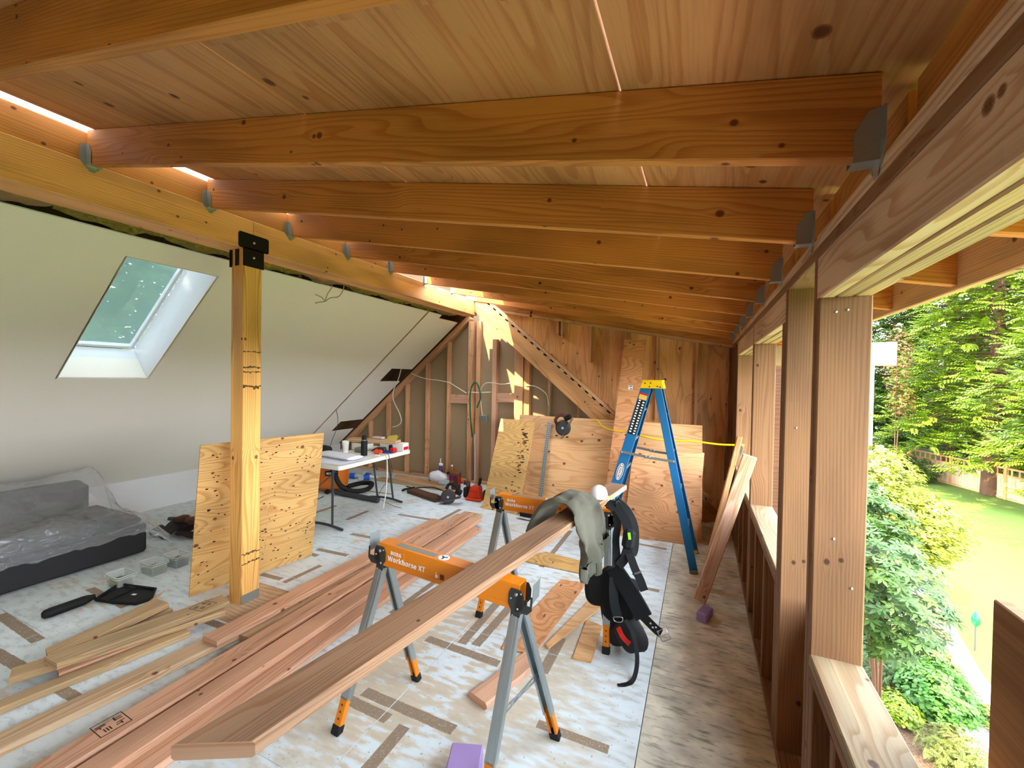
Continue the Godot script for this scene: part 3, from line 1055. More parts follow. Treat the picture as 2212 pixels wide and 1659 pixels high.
func build_lumber() -> void:
	var gl := "long boards stacked on the floor"
	board(-2.30, 0.3, -2.46, 4.55, 0.0, 0.14, 0.038, M.grey1, "long board at the bottom of the long stack, under the stamped board", gl)
	board(-2.10, 0.3, -2.25, 4.12, 0.0, 0.14, 0.038, M.pink2, "pinkish long board at floor level on the right-hand edge of the long stack", gl)
	var st := board(-2.39, 0.3, -2.515, 4.45, 0.039, 0.14, 0.038, M.pink1, "long pinkish board on top of the long stack, with a black grade stamp", gl)
	grade_stamp(st, V(-2.44, 0.0782, 1.02), 0.0)
	board(-2.215, 0.3, -2.345, 4.30, 0.039, 0.14, 0.038, M.pink0, "long board on top of the stack with pale sapwood along its right edge", gl)
	board(-2.90, 0.2, -2.70, 1.95, 0.0, 0.14, 0.038, M.grey0, "brown board on the floor just left of the stamped board", gl)
	board(-3.26, 0.3, -3.0, 1.64, 0.0, 0.085, 0.036, M.fresh1, "narrow pale board on the floor, the leftmost of the long ones", gl)
	board(-2.70, 1.60, -2.71, 4.05, 0.041, 0.14, 0.038, M.pink2, "tan board with drilled near end lying left of the long stack past the post", gl)
	board(-2.60, 1.75, -2.66, 4.0, 0.0, 0.12, 0.038, M.grey2, "board under the tan drilled board, left of the long stack", gl)
	board(-2.62, 3.05, -2.58, 4.35, 0.04, 0.09, 0.03, M.pink0, "short reddish board with a curled edge behind the front sawhorse", gl)
	var gs := "short offcuts in the front left pile"
	board(-3.25, 1.12, -3.10, 1.72, 0.0, 0.14, 0.036, M.pink1, "pinkish offcut at the bottom of the front left pile", gs)
	board(-3.34, 0.97, -2.99, 1.86, 0.038, 0.125, 0.036, M.fresh2, "offcut sticking out furthest toward the near end of the front left pile", gs)
	var tp := board(-3.215, 1.08, -3.03, 1.90, 0.076, 0.14, 0.038, M.fresh0, "topmost offcut of the front left pile with a faint stamp on its far end", gs, 0.006, 0.25)
	grade_stamp(tp, V(-3.06, 0.1145, 1.77), 0.2)
	board(-3.40, 1.16, -3.42, 1.74, 0.0, 0.13, 0.038, M.grey1, "offcut on the floor under the wavy-edged one, front left pile", gs)
	board(-3.37, 1.12, -3.40, 1.70, 0.04, 0.15, 0.045, M.fresh1, "wavy-edged pale offcut leaning on the back of the front left pile", gs, 0.012, -0.3, 0.06)
	var g := Geo.new()
	g.slab([V(-3.60, 0.03, 1.66), V(-3.50, 0.03, 1.62), V(-3.56, 0.10, 1.80)], V(0.02, 0.0, -0.02))
	tag(shape("wood_splinter", g, M.pink0), "pointed wood splinter sticking up behind the front left pile", "offcut")
	# on the sawhorses
	var pk := lumber("plank", V(-0.988, 0.846, 0.595), V(-0.5875, 0.861, 3.395), 0.148, 0.038, Vector3.UP, M.plank, self, 0.006, Vector2(0, 0.72), Vector2(0, 0.0))
	tag(pk, "long plank lying across both sawhorses with pale yellow edge", "plank")
	lumber("sap_edge", V(-0.9135, 0.846, 0.64), V(-0.5137, 0.861, 3.385), 0.0012, 0.031, Vector3.UP, mat(Color(0.97, 0.86, 0.60), 0.6, 0, M.fresh1.albedo_texture), pk, 0.0004)
	# right of and between the sawhorses
	board(-1.025, 1.93, -0.885, 2.38, 0.0, 0.135, 0.038, M.pink0, "short thick offcut with a rounded edge between the front sawhorse legs", "", 0.012)
	var sg := "thin plywood offcuts on the floor under the plank"
	for q in [[[[-1.62, 3.62], [-0.60, 3.60], [-0.60, 3.80], [-1.34, 3.90]], 0.002, M.ply_pale, "wide pale plywood offcut lying behind the sweater, topmost of the scraps"],
			[[[-1.04, 3.42], [-0.83, 3.46], [-0.905, 2.42], [-1.10, 2.38], [-1.12, 2.52]], 0.001, M.ply_red, "long brown plywood offcut on the floor right of the front sawhorse"],
			[[[-0.73, 3.22], [-0.62, 3.16], [-0.83, 2.50], [-0.86, 2.52]], 0.014, M.ply_tan, "narrow pointed plywood offcut crossing the long brown one"],
			[[[-0.70, 2.93], [-0.58, 2.90], [-0.565, 2.50], [-0.675, 2.49]], 0.001, M.ply_tan, "small plywood offcut by the orange foot of the rear sawhorse"]]:
		var k := Geo.new()
		k.uvs = Vector2(0.8, 0.4)
		var pts := []
		for p in q[0]:
			pts.append(V(p[0], q[1] + 0.010, p[1]))
		k.slab(pts, Vector3(0, -0.010, 0))
		tag(shape("plywood_offcut", k, q[2]), q[3], "offcut", sg)
	# the two braces leaning on the window wall and their violet packer
	var br := lumber("brace_board", V(0.025, 0.03, 3.52), V(0.325, 1.18, 3.40), 0.09, 0.038, V(0, 0.2, -1), M.pink1, self, 0.005, Vector2(0.25, 0))
	tag(br, "pinkish brace board leaning on the window wall, foot on the violet foam", "board")
	var br2 := lumber("brace_board", V(0.04, 0.018, 3.80), V(0.315, 1.22, 4.15), 0.04, 0.085, V(0, 0.2, -1), M.old_wood, self, 0.004, Vector2(0.0, 0.25))
	tag(br2, "darker brace board leaning on the window wall behind the pinkish one", "board")
	var fb := thing("foam_block", V(0.06, 0, 3.33), "small violet foam block on the bare floor under the brace board", "foam block")
	boxed("block", V(0.06, 0.031, 3.33), Vector3(0.068, 0.062, 0.14), M.violet, fb, 0.004, Basis(Vector3.UP, -0.35))
	for i in 5:
		boxed("groove", V(0.03 + 0.012 * i + 0.01, 0.0612, 3.345 - 0.004 * i), Vector3(0.003, 0.003, 0.12), M.dark_grey, fb, 0, Basis(Vector3.UP, -0.35))
	var fb2 := boxed("foam_block", V(-0.872, 0.051, 1.535), Vector3(0.135, 0.10, 0.15), M.violet, self, 0.004, Basis(Vector3.UP, 0.35))
	tag(fb2, "violet foam block at the foot of the front sawhorse", "foam block")


# Smudged black mill stamp: short inked bars and a few letters.
func grade_stamp(on: Node3D, at: Vector3, turn: float) -> void:
	var ink := mat(Color(0.22, 0.16, 0.15), 0.9)
	var g := Geo.new()
	var b := Basis(Vector3.UP, turn - 0.04)
	for q in [[0, 0.055, 0.11, 0.003], [0, -0.055, 0.11, 0.003], [0.054, 0, 0.003, 0.11], [-0.054, 0, 0.003, 0.11], [-0.03, 0.03, 0.004, 0.035], [-0.02, 0.03, 0.004, 0.035], [-0.01, 0.035, 0.012, 0.004], [0.02, 0.03, 0.03, 0.004], [0.02, 0.02, 0.03, 0.004], [0.02, 0.01, 0.03, 0.004], [-0.025, -0.02, 0.03, 0.005], [-0.025, -0.03, 0.004, 0.03], [-0.012, -0.03, 0.004, 0.03], [0.01, -0.03, 0.004, 0.03], [0.025, -0.03, 0.02, 0.005], [0.025, -0.02, 0.005, 0.02]]:
		g.cbox(at + b * Vector3(q[0], 0, q[1]), Vector3(q[2], 0.0008, q[3]), 0, b)
	shape("grade_stamp", g, ink, on).set_meta("kind", "stuff")


# ---------------------------------------------------------------- sawhorses
func build_sawhorses() -> void:
	sawhorse(V(-1.465, 0.86, 1.715), V(-0.685, 0.815, 1.695), [V(-1.545, 0, 1.475), V(-1.42, 0, 1.96), V(-0.752, 0, 1.46), V(-0.592, 0, 1.925)], "orange folding sawhorse standing in front, nearer end of the plank", 0.0)
	sawhorse(V(-1.36, 0.838, 2.865), V(-0.53, 0.838, 2.865), [V(-1.407, 0, 2.63), V(-1.30, 0, 3.11), V(-0.503, 0, 2.62), V(-0.50, 0, 3.10)], "orange folding sawhorse further back, draped with a grey sweater", 1.0)


func sawhorse(l: Vector3, r: Vector3, feet: Array, label: String, far: float) -> void:
	var s := thing("sawhorse", Vector3((l.x + r.x) / 2, 0, (l.z + r.z) / 2), label, "sawhorse")
	var x := (r - l).normalized()
	var z := x.cross(Vector3.UP).normalized()   # towards the far side is -z here
	if z.z < 0:
		z = -z                                    # z points at the near end
	var y := z.cross(x).normalized()
	var bs := Basis(x, y, z)
	var len := (r - l).length()
	var g := Geo.new()
	var hw := 0.034
	var hh := 0.112
	# hollow folded-steel channel: top, two sides with a lip
	g.cbox(Vector3(len / 2, -0.002, 0), Vector3(len, 0.004, hw * 2), 0.001)
	for e in [-1.0, 1.0]:
		g.cbox(Vector3(len / 2, -hh / 2, e * hw), Vector3(len, hh, 0.004), 0.001)
		g.cbox(Vector3(len / 2, -hh + 0.012, e * (hw + 0.002)), Vector3(len - 0.01, 0.022, 0.004), 0.001)
		for k in [0.11, 0.155]:
			g.cbox(Vector3(k if e > 0 else len - k, -0.052, e * (hw + 0.002)), Vector3(0.012, 0.062, 0.004), 0.001)
	shape("beam", g, M.orange, s, Transform3D(bs, l))
	g = Geo.new()
	g.cbox(Vector3(len * 0.27, 0.0006, 0.003), Vector3(len * 0.30, 0.0012, 0.036), 0)
	shape("grip_strip", g, mat(Color(0.55, 0.54, 0.50), 0.95), s, Transform3D(bs, l))
	g = Geo.new()
	g.lathe([Vector2(0.0001, 0.0012), Vector2(0.028, 0.0012), Vector2(0.028, 0)], 20)
	var badge := shape("round_badge", g, M.white, s, Transform3D(bs, l + bs * Vector3(len * 0.47, 0.0005, 0.0)))
	g = Geo.new()
	for k in 3:
		g.cbox(Vector3(0.009, 0, 0).rotated(Vector3.UP, TAU * k / 3 + 0.5), Vector3(0.02, 0.001, 0.008), 0, Basis(Vector3.UP, TAU * k / 3 + 0.5))
	shape("badge_print", g, M.dark_grey, badge, Transform3D(bs, l + bs * Vector3(len * 0.47, 0.0019, 0.0))).set_meta("kind", "stuff")
	word("maker_lettering", "BORA", 0.023, Transform3D(bs, l + bs * Vector3(0.075 + 0.035, -0.036, hw + 0.0042)), M.white, s)
	word("model_lettering", "Workhorse XT", 0.031, Transform3D(bs, l + bs * Vector3(0.075 + 0.10, -0.066, hw + 0.0042)), M.white, s)
	g = Geo.new()
	g.cbox(Vector3(len * 0.455, -0.078, hw + 0.0025), Vector3(0.012, 0.014, 0.002), 0)
	g.cbox(Vector3(len * 0.452, -0.066, hw + 0.0025), Vector3(0.003, 0.014, 0.002), 0)
	shape("lock_symbol", g, M.white, s, Transform3D(bs, l)).set_meta("kind", "stuff")
	g = Geo.new()
	g.cbox(Vector3(len * 0.495, -0.074, hw + 0.0025), Vector3(0.022, 0.024, 0.002), 0)
	shape("lever_slot", g, M.brown, s, Transform3D(bs, l))
	if far > 0.5:
		word("hand_lettering", "Dwi Dts", 0.030, Transform3D(bs, l + bs * Vector3(0.43, -0.040, hw + 0.0042)), M.brown, s)
	for i in 2:
		var ex := 0.0 if i == 0 else len
		var out := -1.0 if i == 0 else 1.0
		# dark end plates on both sides and the cradle arm at the outer end
		for e in [1.0, -1.0]:
			var pg := Geo.new()
			var c := Vector3(ex - out * 0.012, -0.062, e * (hw + 0.005))
			var oct := []
			for q in [[-0.026, 0.045], [0.022, 0.045], [0.036, 0.02], [0.036, -0.025], [0.018, -0.05], [-0.02, -0.05], [-0.036, -0.025], [-0.036, 0.02]]:
				oct.append(bs * (c + Vector3(q[0], q[1], 0)) + l)
			pg.slab(oct, bs * Vector3(0, 0, e * 0.003))
			# cradle side running outwards
			var arm := []
			for q in [[0.0, 0.02], [0.07, 0.012], [0.07, 0.072], [0.064, 0.076], [0.064, 0.02], [0.03, 0.018], [0.03, -0.03], [0.07, -0.03], [0.055, -0.055], [0.0, -0.05]]:
				arm.append(bs * (c + Vector3(out * (q[0] + 0.02), q[1] - 0.02, 0)) + l)
			if e > 0:
				arm = []
				for q in [[0.0, -0.05], [0.055, -0.05], [0.075, -0.028], [0.075, 0.03], [0.066, 0.03], [0.066, -0.012], [0.03, -0.012], [0.03, 0.03], [0.0, 0.03]]:
					arm.append(bs * (c + Vector3(out * q[0], q[1], 0)) + l)
				pg.slab(arm, bs * Vector3(0, 0, e * 0.003))
			pg.cbox(l + bs * (c + Vector3(0, -0.06, -e * 0.004)), Vector3(0.044, 0.05, 0.012), 0.002, bs)
			var pl := shape("end_plate", pg, M.galv_dark, s)
			var rv := Geo.new()
			for q in [[0.0, 0.022, 0.008], [0.022, 0.03, 0.004], [-0.024, 0.0, 0.004], [0.01, -0.038, 0.005], [-0.012, -0.07, 0.003]]:
				rv.lathe([Vector2(0.0001, 0.004), Vector2(q[2] * 0.8, 0.003), Vector2(q[2], 0)], 8, Transform3D(bs * Basis(Vector3.RIGHT, e * PI / 2), l + bs * (c + Vector3(q[0], q[1], e * 0.003))))
			shape("rivet", rv, M.steel, pl).set_meta("kind", "stuff")
		var cr := Geo.new()
		cr.cbox(l + bs * Vector3(ex + out * 0.062, -0.018, 0.0), Vector3(0.003, 0.085, 0.075), 0.001, bs)
		shape("cradle_plate", cr, M.galv, s)
		for e in 2:
			var foot: Vector3 = feet[i * 2 + e]
			var side := 1.0 if e == 0 else -1.0
			var top: Vector3 = l + bs * Vector3(ex - out * 0.012, -0.125, side * (hw + 0.002))
			leg(s, top, foot, bs, side)
		# spreader brace between the two legs
		var ta: Vector3 = (l + bs * Vector3(ex - out * 0.012, -0.125, hw)).lerp(feet[i * 2], 0.56)
		var tb: Vector3 = (l + bs * Vector3(ex - out * 0.012, -0.125, -hw)).lerp(feet[i * 2 + 1], 0.50)
		var sg := Geo.new()
		var w0 := 0.022
		for t in [[0.0, 0.16], [0.30, 0.36], [0.46, 0.54], [0.64, 0.70], [0.84, 1.0]]:
			sg.ribbon([ta.lerp(tb, t[0]), ta.lerp(tb, t[1])], Vector3.UP, w0, 0.003)
		for o in [-1.0, 1.0]:
			sg.ribbon([ta.lerp(tb, 0.0) + Vector3(0, o * w0 * 0.55, 0), ta.lerp(tb, 0.3) + Vector3(0, o * w0 * 0.45, 0), ta.lerp(tb, 0.5) + Vector3(0, o * w0 * 0.2, 0), ta.lerp(tb, 0.7) + Vector3(0, o * w0 * 0.45, 0), tb + Vector3(0, o * w0 * 0.55, 0)], Vector3.UP, 0.006, 0.005)
		shape("leg_brace", sg, M.galv, s)


# A U-channel leg with an orange telescoping foot.
func leg(s: Node3D, top: Vector3, foot: Vector3, bs: Basis, side: float) -> void:
	var d := (foot - top).normalized()
	var out := (bs.z * side - d * d.dot(bs.z * side)).normalized()
	var x := d.cross(out).normalized()
	var b := Basis(d, out, x)
	var len := (foot - top).length()
	var up_len := len - 0.155
	var lg: Node3D = null
	for q in [[0.0, up_len, 0.044, 0.034, M.galv], [up_len - 0.01, len - 0.038, 0.037, 0.028, M.orange]]:
		var g := Geo.new()
		var m: float = (q[0] + q[1]) / 2
		var n: float = q[1] - q[0]
		g.cbox(Vector3(m, 0.0, 0), Vector3(n, 0.003, q[2]), 0.0008)
		for e in [-1.0, 1.0]:
			g.cbox(Vector3(m, -q[3] / 2, e * q[2] / 2), Vector3(n, q[3], 0.003), 0.0008)
			g.cbox(Vector3(m, -q[3], e * (q[2] / 2 - 0.005)), Vector3(n, 0.003, 0.011), 0.0008)
		if q[4] == M.galv:
			g.cbox(Vector3(m, 0.0025, 0), Vector3(n - 0.02, 0.003, 0.020), 0.001)
			lg = shape("leg", g, q[4], s, Transform3D(b, top))
		else:
			var ft := shape("foot_extension", g, q[4], lg, Transform3D(b, top))
			var h := Geo.new()
			for k in 3:
				h.cbox(Vector3(m - 0.03 + k * 0.03, 0.0018, 0), Vector3(0.009, 0.001, 0.009), 0)
			shape("pin_hole", h, M.brown, lg, Transform3D(b, top)).set_meta("kind", "stuff")
	var g := Geo.new()
	g.cbox(Vector3(len - 0.022, -0.014, 0), Vector3(0.045, 0.038, 0.046), 0.004)
	shape("rubber_foot", g, M.rubber, lg, Transform3D(b, top))


func word(called: String, text: String, height: float, xf: Transform3D, m: Material, parent: Node) -> void:
	var t := TextMesh.new()
	t.text = text
	var f := SystemFont.new()
	f.font_names = PackedStringArray(["Droid Sans"])
	f.font_weight = 700
	t.font = f
	t.font_size = 32
	t.pixel_size = height / 32.0 * 1.1
	t.depth = 0.0008
	t.curve_step = 2.0
	var mi := MeshInstance3D.new()
	mi.mesh = t
	mi.material_override = m
	mi.name = numbered(called, parent)
	parent.add_child(mi, true)
	mi.transform = world_of(parent).affine_inverse() * xf


# ---------------------------------------------------------------- plywood sheets and what leans with them
func sheet(called: String, bl: Vector3, br: Vector3, tl: Vector3, m: Material, label: String, t := 0.012, group := "") -> MeshInstance3D:
	var x := (br - bl)
	var y := (tl - bl)
	var g := Geo.new()
	g.uvs = Vector2(1.0 / 2.44, 1.0 / 1.22)
	g.uvo = Vector2(rng.randf(), rng.randf())
	var n := x.cross(y).normalized()
	var yy := n.cross(x.normalized())
	var sk := y.dot(x.normalized())
	var h := y.dot(yy)
	var w := x.length()
	g.slab([Vector3(0, 0, 0), Vector3(w, 0, 0), Vector3(w + sk, h, 0), Vector3(sk, h, 0)], Vector3(0, 0, -t))
	var o := shape(called, g, m, self, Transform3D(Basis(x.normalized(), yy, n), bl))
	tag(o, label, "plywood", group)
	return o


func nail_marks(on: Node3D, bl: Vector3, dx: Vector3, dy: Vector3, count: int, lo: Vector2, hi: Vector2, size: float, stretch: float, m: Material) -> void:
	var x := dx.normalized()
	var y := (dy - x * x.dot(dy)).normalized()
	var n := x.cross(y)
	var g := Geo.new()
	for i in count:
		var c := bl + dx * rng.randf_range(lo.x, hi.x) + dy * rng.randf_range(lo.y, hi.y) + n * 0.0004
		var s := size * rng.randf_range(0.6, 1.3)
		g.cbox(c, Vector3(s * stretch, s, 0.0008), 0, Basis(x, y, n).rotated(n, rng.randf_range(-0.2, 0.35)))
	shape("nail_marks", g, m, on).set_meta("kind", "stuff")


func build_sheets() -> void:
	var hole := mat(Color(0.20, 0.11, 0.06), 0.9)
	# the sheet leaning on the back of the post
	var bl := V(-3.50, 0.002, 1.925)
	var br := V(-3.30, 0.002, 2.86)
	var tl := V(-3.345, 1.165, 1.91)
	var s := sheet("plywood_sheet", bl, br, tl, M.ply_pale, "pale plywood sheet full of nail holes leaning behind the post")
	nail_marks(s, bl, br - bl, tl - bl, 150, Vector2(0.03, 0.04), Vector2(0.97, 0.96), 0.008, 1.8, hole)
	# along the gable: one wide sheet with smaller ones against it
	s = sheet("plywood_sheet", V(-2.28, 0.002, 4.98), V(0.045, 0.002, 4.86), V(-2.30, 1.19, 5.46), M.ply_tan, "widest plywood sheet, leaning across the back wall behind the others", 0.015, "sheets leaning on the back wall")
	bl = V(-2.565, 0.002, 4.86)
	br = V(-2.045, 0.002, 4.83)
	tl = V(-2.52, 1.135, 5.30)
	s = sheet("plywood_sheet", bl, br, tl, M.ply_pale, "narrow plywood sheet with rows of black nail marks, leftmost on the back wall", 0.018, "sheets leaning on the back wall")
	nail_marks(s, bl, br - bl, tl - bl, 46, Vector2(0.68, 0.1), Vector2(0.90, 0.93), 0.013, 2.6, hole)
	s = sheet("plywood_sheet", V(-0.735, 0.002, 4.68), V(-0.005, 0.002, 4.76), V(-0.68, 0.93, 4.92), M.ply_red, "reddish square plywood sheet leaning under the stepladder", 0.012, "sheets leaning on the back wall")
	var st := sheet("tall_board", V(-0.985, 0.002, 4.70), V(-0.715, 0.002, 4.70), V(-0.93, 2.23, 5.70), M.ply_red, "tall plywood strip leaning up the back wall behind the stepladder", 0.03, "sheets leaning on the back wall")
	var g := Geo.new()
	g.cbox(V(-0.80, 1.605, 5.415), Vector3(0.055, 0.06, 0.001), 0, Basis(Vector3.RIGHT, -0.42))
	shape("paper_label", g, M.white, st)
	g = Geo.new()
	g.cbox(V(-0.80, 1.622, 5.42), Vector3(0.035, 0.010, 0.0012), 0, Basis(Vector3.RIGHT, -0.42))
	g.cbox(V(-0.792, 1.592, 5.405), Vector3(0.014, 0.014, 0.0012), 0, Basis(Vector3.RIGHT, -0.42))
	shape("label_print", g, M.dark_grey, st).set_meta("kind", "stuff")
	# perforated steel strap hanging down the wide sheet
	var ps := thing("perforated_strap", V(-1.83, 0.02, 4.92), "perforated galvanised steel strap leaning on the back plywood", "strap")
	var a := V(-1.80, 0.02, 4.90)
	var b := V(-1.84, 1.12, 5.38)
	g = Geo.new()
	g.ribbon([a, b], Vector3.RIGHT, 0.055, 0.003)
	shape("band", g, M.galv, ps)
	g = Geo.new()
	for i in 40:
		for e in [-1.0, 1.0]:
			var c := a.lerp(b, (i + 0.6) / 40.6) + V(e * 0.013, 0.0008, -0.0018)
			g.ribbon([c, c + (b - a).normalized() * 0.011], Vector3.RIGHT, 0.009, 0.0008)
	shape("perforations", g, M.dark_grey, ps).set_meta("kind", "stuff")
	# a set of scraps at its foot
	tag(boxed("black_box", V(-1.92, 0.06, 4.80), Vector3(0.16, 0.11, 0.04), M.black, self, 0.006), "small black tool case standing behind the rear sawhorse legs", "case")
	tag(boxed("ruler", V(-1.82, 0.004, 4.68), Vector3(0.36, 0.004, 0.045), M.steel, self, 0.001, Basis(Vector3.UP, -0.12)), "flat steel ruler on the floor before the black tool case", "ruler")
	# circular saw hanging on the wide sheet
	circular_saw(V(-1.605, 1.07, 5.235), Basis(Vector3.UP, 0.0), "black circular saw hung on the top edge of the back plywood", 1)


func circular_saw(at: Vector3, bs: Basis, label: String, kind: int) -> void:
	var s := thing("circular_saw", at, label, "saw")
	var fn := FastNoiseLite.new()
	fn.seed = 3
	fn.frequency = 0.05
	var g := Geo.new()
	var T := func(q: Vector3) -> Vector3: return at + bs * q
	# blade guard: a half-open drum
	g.lathe([Vector2(0.0001, 0.028), Vector2(0.085, 0.026), Vector2(0.098, 0.016), Vector2(0.10, -0.012), Vector2(0.09, -0.018), Vector2(0.0001, -0.018)], 24, Transform3D(bs * Basis(Vector3.RIGHT, PI / 2), at + bs * Vector3(0, 0, 0)))
	shape("blade_guard", g, M.galv_dark if kind == 1 else mat(Color(0.30, 0.20, 0.16), 0.6), s)
	g = Geo.new()
	g.lathe([Vector2(0.0001, 0.031), Vector2(0.075, 0.031), Vector2(0.078, 0.029), Vector2(0.078, 0.026)], 24, Transform3D(bs * Basis(Vector3.RIGHT, PI / 2), at))
	shape("blade", g, M.dark_grey, s)
	g = Geo.new()
	g.lathe([Vector2(0.0001, 0.042), Vector2(0.014, 0.04), Vector2(0.018, 0.03)], 10, Transform3D(bs * Basis(Vector3.RIGHT, PI / 2), at))
	shape("arbor_nut", g, M.steel, s)
	g = Geo.new()
	g.tube([T.call(Vector3(0, 0.02, -0.02)), T.call(Vector3(0.0, 0.03, -0.10))], 0.048, 14)
	shape("motor", g, M.black if kind == 1 else mat(Color(0.75, 0.36, 0.20), 0.5), s)
	g = Geo.new()
	g.tube(smooth_path([T.call(Vector3(-0.09, 0.03, -0.04)), T.call(Vector3(-0.12, 0.09, -0.05)), T.call(Vector3(-0.07, 0.15, -0.05)), T.call(Vector3(0.0, 0.15, -0.05)), T.call(Vector3(0.03, 0.09, -0.05))], 5), 0.021, 9)
	shape("handle", g, M.brown if kind == 1 else M.black, s)
	g = Geo.new()
	g.cbox(T.call(Vector3(0.04, 0.13, -0.06)), Vector3(0.09, 0.07, 0.07), 0.012, bs.rotated(bs.z, 0.5))
	shape("battery" if kind == 1 else "front_grip", g, M.black, s)
	g = Geo.new()
	var sb := bs.rotated(bs.z, -0.55 + PI / 2 * 0.3)
	g.cbox(T.call(Vector3(0.045, -0.01, -0.03)), Vector3(0.004, 0.30, 0.13), 0.001, bs.rotated(bs.z, -0.45))
	shape("shoe_plate", g, M.grey_metal, s)
	for q in [[-0.085, -0.105], [0.055, -0.115]]:
		g = Geo.new()
		g.cbox(T.call(Vector3(q[0], q[1], 0.0)), Vector3(0.03, 0.015, 0.03), 0.004, bs)
		shape("guide_foot", g, M.black, s)


# ---------------------------------------------------------------- stepladder
func build_ladder() -> void:
	var L := thing("stepladder", V(-0.3, 0, 4.35), "blue fibreglass stepladder with yellow cap standing open near the back wall", "ladder")
	# front pair of rails (with treads) stands left, the rear pair right; zn / zf the nearer and farther side
	var top_l := V(-0.425, 1.735, 4.23)
	var feet := {"front": [V(-0.905, 0.0, 4.02), V(-0.90, 0.0, 4.55)], "rear": [V(-0.02, 0.0, 4.07), V(-0.02, 0.0, 4.57)]}
	var tops := {"front": [V(-0.468, 1.65, 4.17), V(-0.468, 1.65, 4.41)], "rear": [V(-0.375, 1.65, 4.17), V(-0.375, 1.65, 4.41)]}
	for kind in ["front", "rear"]:
		for i in 2:
			var a: Vector3 = feet[kind][i]
			var b: Vector3 = tops[kind][i]
			var d := (b - a).normalized()
			var side := V(1, 0, 0)
			side = (side - d * d.dot(side)).normalized()
			var n := d.cross(side).normalized()
			var wd := 0.088 if kind == "front" else 0.062
			var bs := Basis(d, side, n)
			var len := (b - a).length()
			var g := Geo.new()
			g.cbox(Vector3(len / 2, 0, 0), Vector3(len, wd, 0.005), 0.001)
			for e in [-1.0, 1.0]:
				g.cbox(Vector3(len / 2, e * wd / 2, (0.014 if i == 0 else -0.014) * (1.0 if n.z < 0 else -1.0)), Vector3(len, 0.005, 0.028), 0.001)
			var rail := shape("%s_rail" % kind, g, M.blue, L, Transform3D(bs, a))
			g = Geo.new()
			g.cbox(Vector3(0.012, 0, 0), Vector3(0.03, wd + 0.008, 0.04), 0.004)
			shape("rail_foot", g, M.yellow if i == 1 or kind == "front" else M.grey_metal, rail, Transform3D(bs, a))
			if kind == "front" and i == 0:
				ladder_print(rail, a, d, side, n)
	# cap
	var g := Geo.new()
	g.slab([V(-0.525, 1.625, 4.15), V(-0.315, 1.625, 4.15), V(-0.335, 1.695, 4.16), V(-0.505, 1.695, 4.16)], V(0, 0, 0.28))
	g.cbox(V(-0.42, 1.698, 4.30), Vector3(0.185, 0.012, 0.29), 0.004)
	var cap := shape("cap", g, M.yellow, L)
	g = Geo.new()
	for q in [[-0.48, 1.672], [-0.43, 1.675], [-0.44, 1.64], [-0.37, 1.645], [-0.345, 1.638]]:
		g.lathe([Vector2(0.0001, 0.004), Vector2(0.006, 0.003), Vector2(0.007, 0)], 8, Transform3D(Basis(Vector3.RIGHT, PI / 2), V(q[0], q[1], 4.148)))
	shape("cap_rivet", g, M.brown, cap).set_meta("kind", "stuff")
	# treads between the front rails
	for k in 5:
		var t := 0.17 + 0.172 * k
		var p0: Vector3 = feet.front[0].lerp(tops.front[0], t)
		var p1: Vector3 = feet.front[1].lerp(tops.front[1], t)
		g = Geo.new()
		g.ribbon([p0, p1], Vector3.RIGHT, 0.08, 0.022)
		shape("tread", g, M.grey_metal, L)
	for k in 4:
		var t := 0.2 + 0.21 * k
		var p0: Vector3 = feet.rear[0].lerp(tops.rear[0], t)
		var p1: Vector3 = feet.rear[1].lerp(tops.rear[1], t)
		g = Geo.new()
		g.ribbon([p0, p1], Vector3.RIGHT, 0.035, 0.02)
		shape("rear_bar", g, M.grey_metal, L)
	# spreaders on both sides
	for i in 2:
		var a: Vector3 = feet.front[i].lerp(tops.front[i], 0.60) + V(-0.045, 0.03, -0.02 if i == 0 else 0.02)
		var b: Vector3 = feet.rear[i].lerp(tops.rear[i], 0.585) + V(0.03, 0.0, -0.02 if i == 0 else 0.02)
		var m := a.lerp(b, 0.54) + V(0, -0.004, 0)
		g = Geo.new()
		g.ribbon([a, m], Vector3.UP, 0.024, 0.004)
		g.ribbon([a.lerp(b, 0.46) + V(0, -0.008, -0.004), b], Vector3.UP, 0.024, 0.004)
		var sp := shape("spreader", g, M.grey_metal, L)
		g = Geo.new()
		for q in [a.lerp(b, 0.03), a.lerp(b, 0.48), a.lerp(b, 0.55), a.lerp(b, 0.97)]:
			g.lathe([Vector2(0.0001, 0.004), Vector2(0.006, 0.003), Vector2(0.007, 0)], 8, Transform3D(Basis(Vector3.RIGHT, PI / 2), q + V(0, 0, -0.005)))
		shape("spreader_rivet", g, M.steel, sp).set_meta("kind", "stuff")


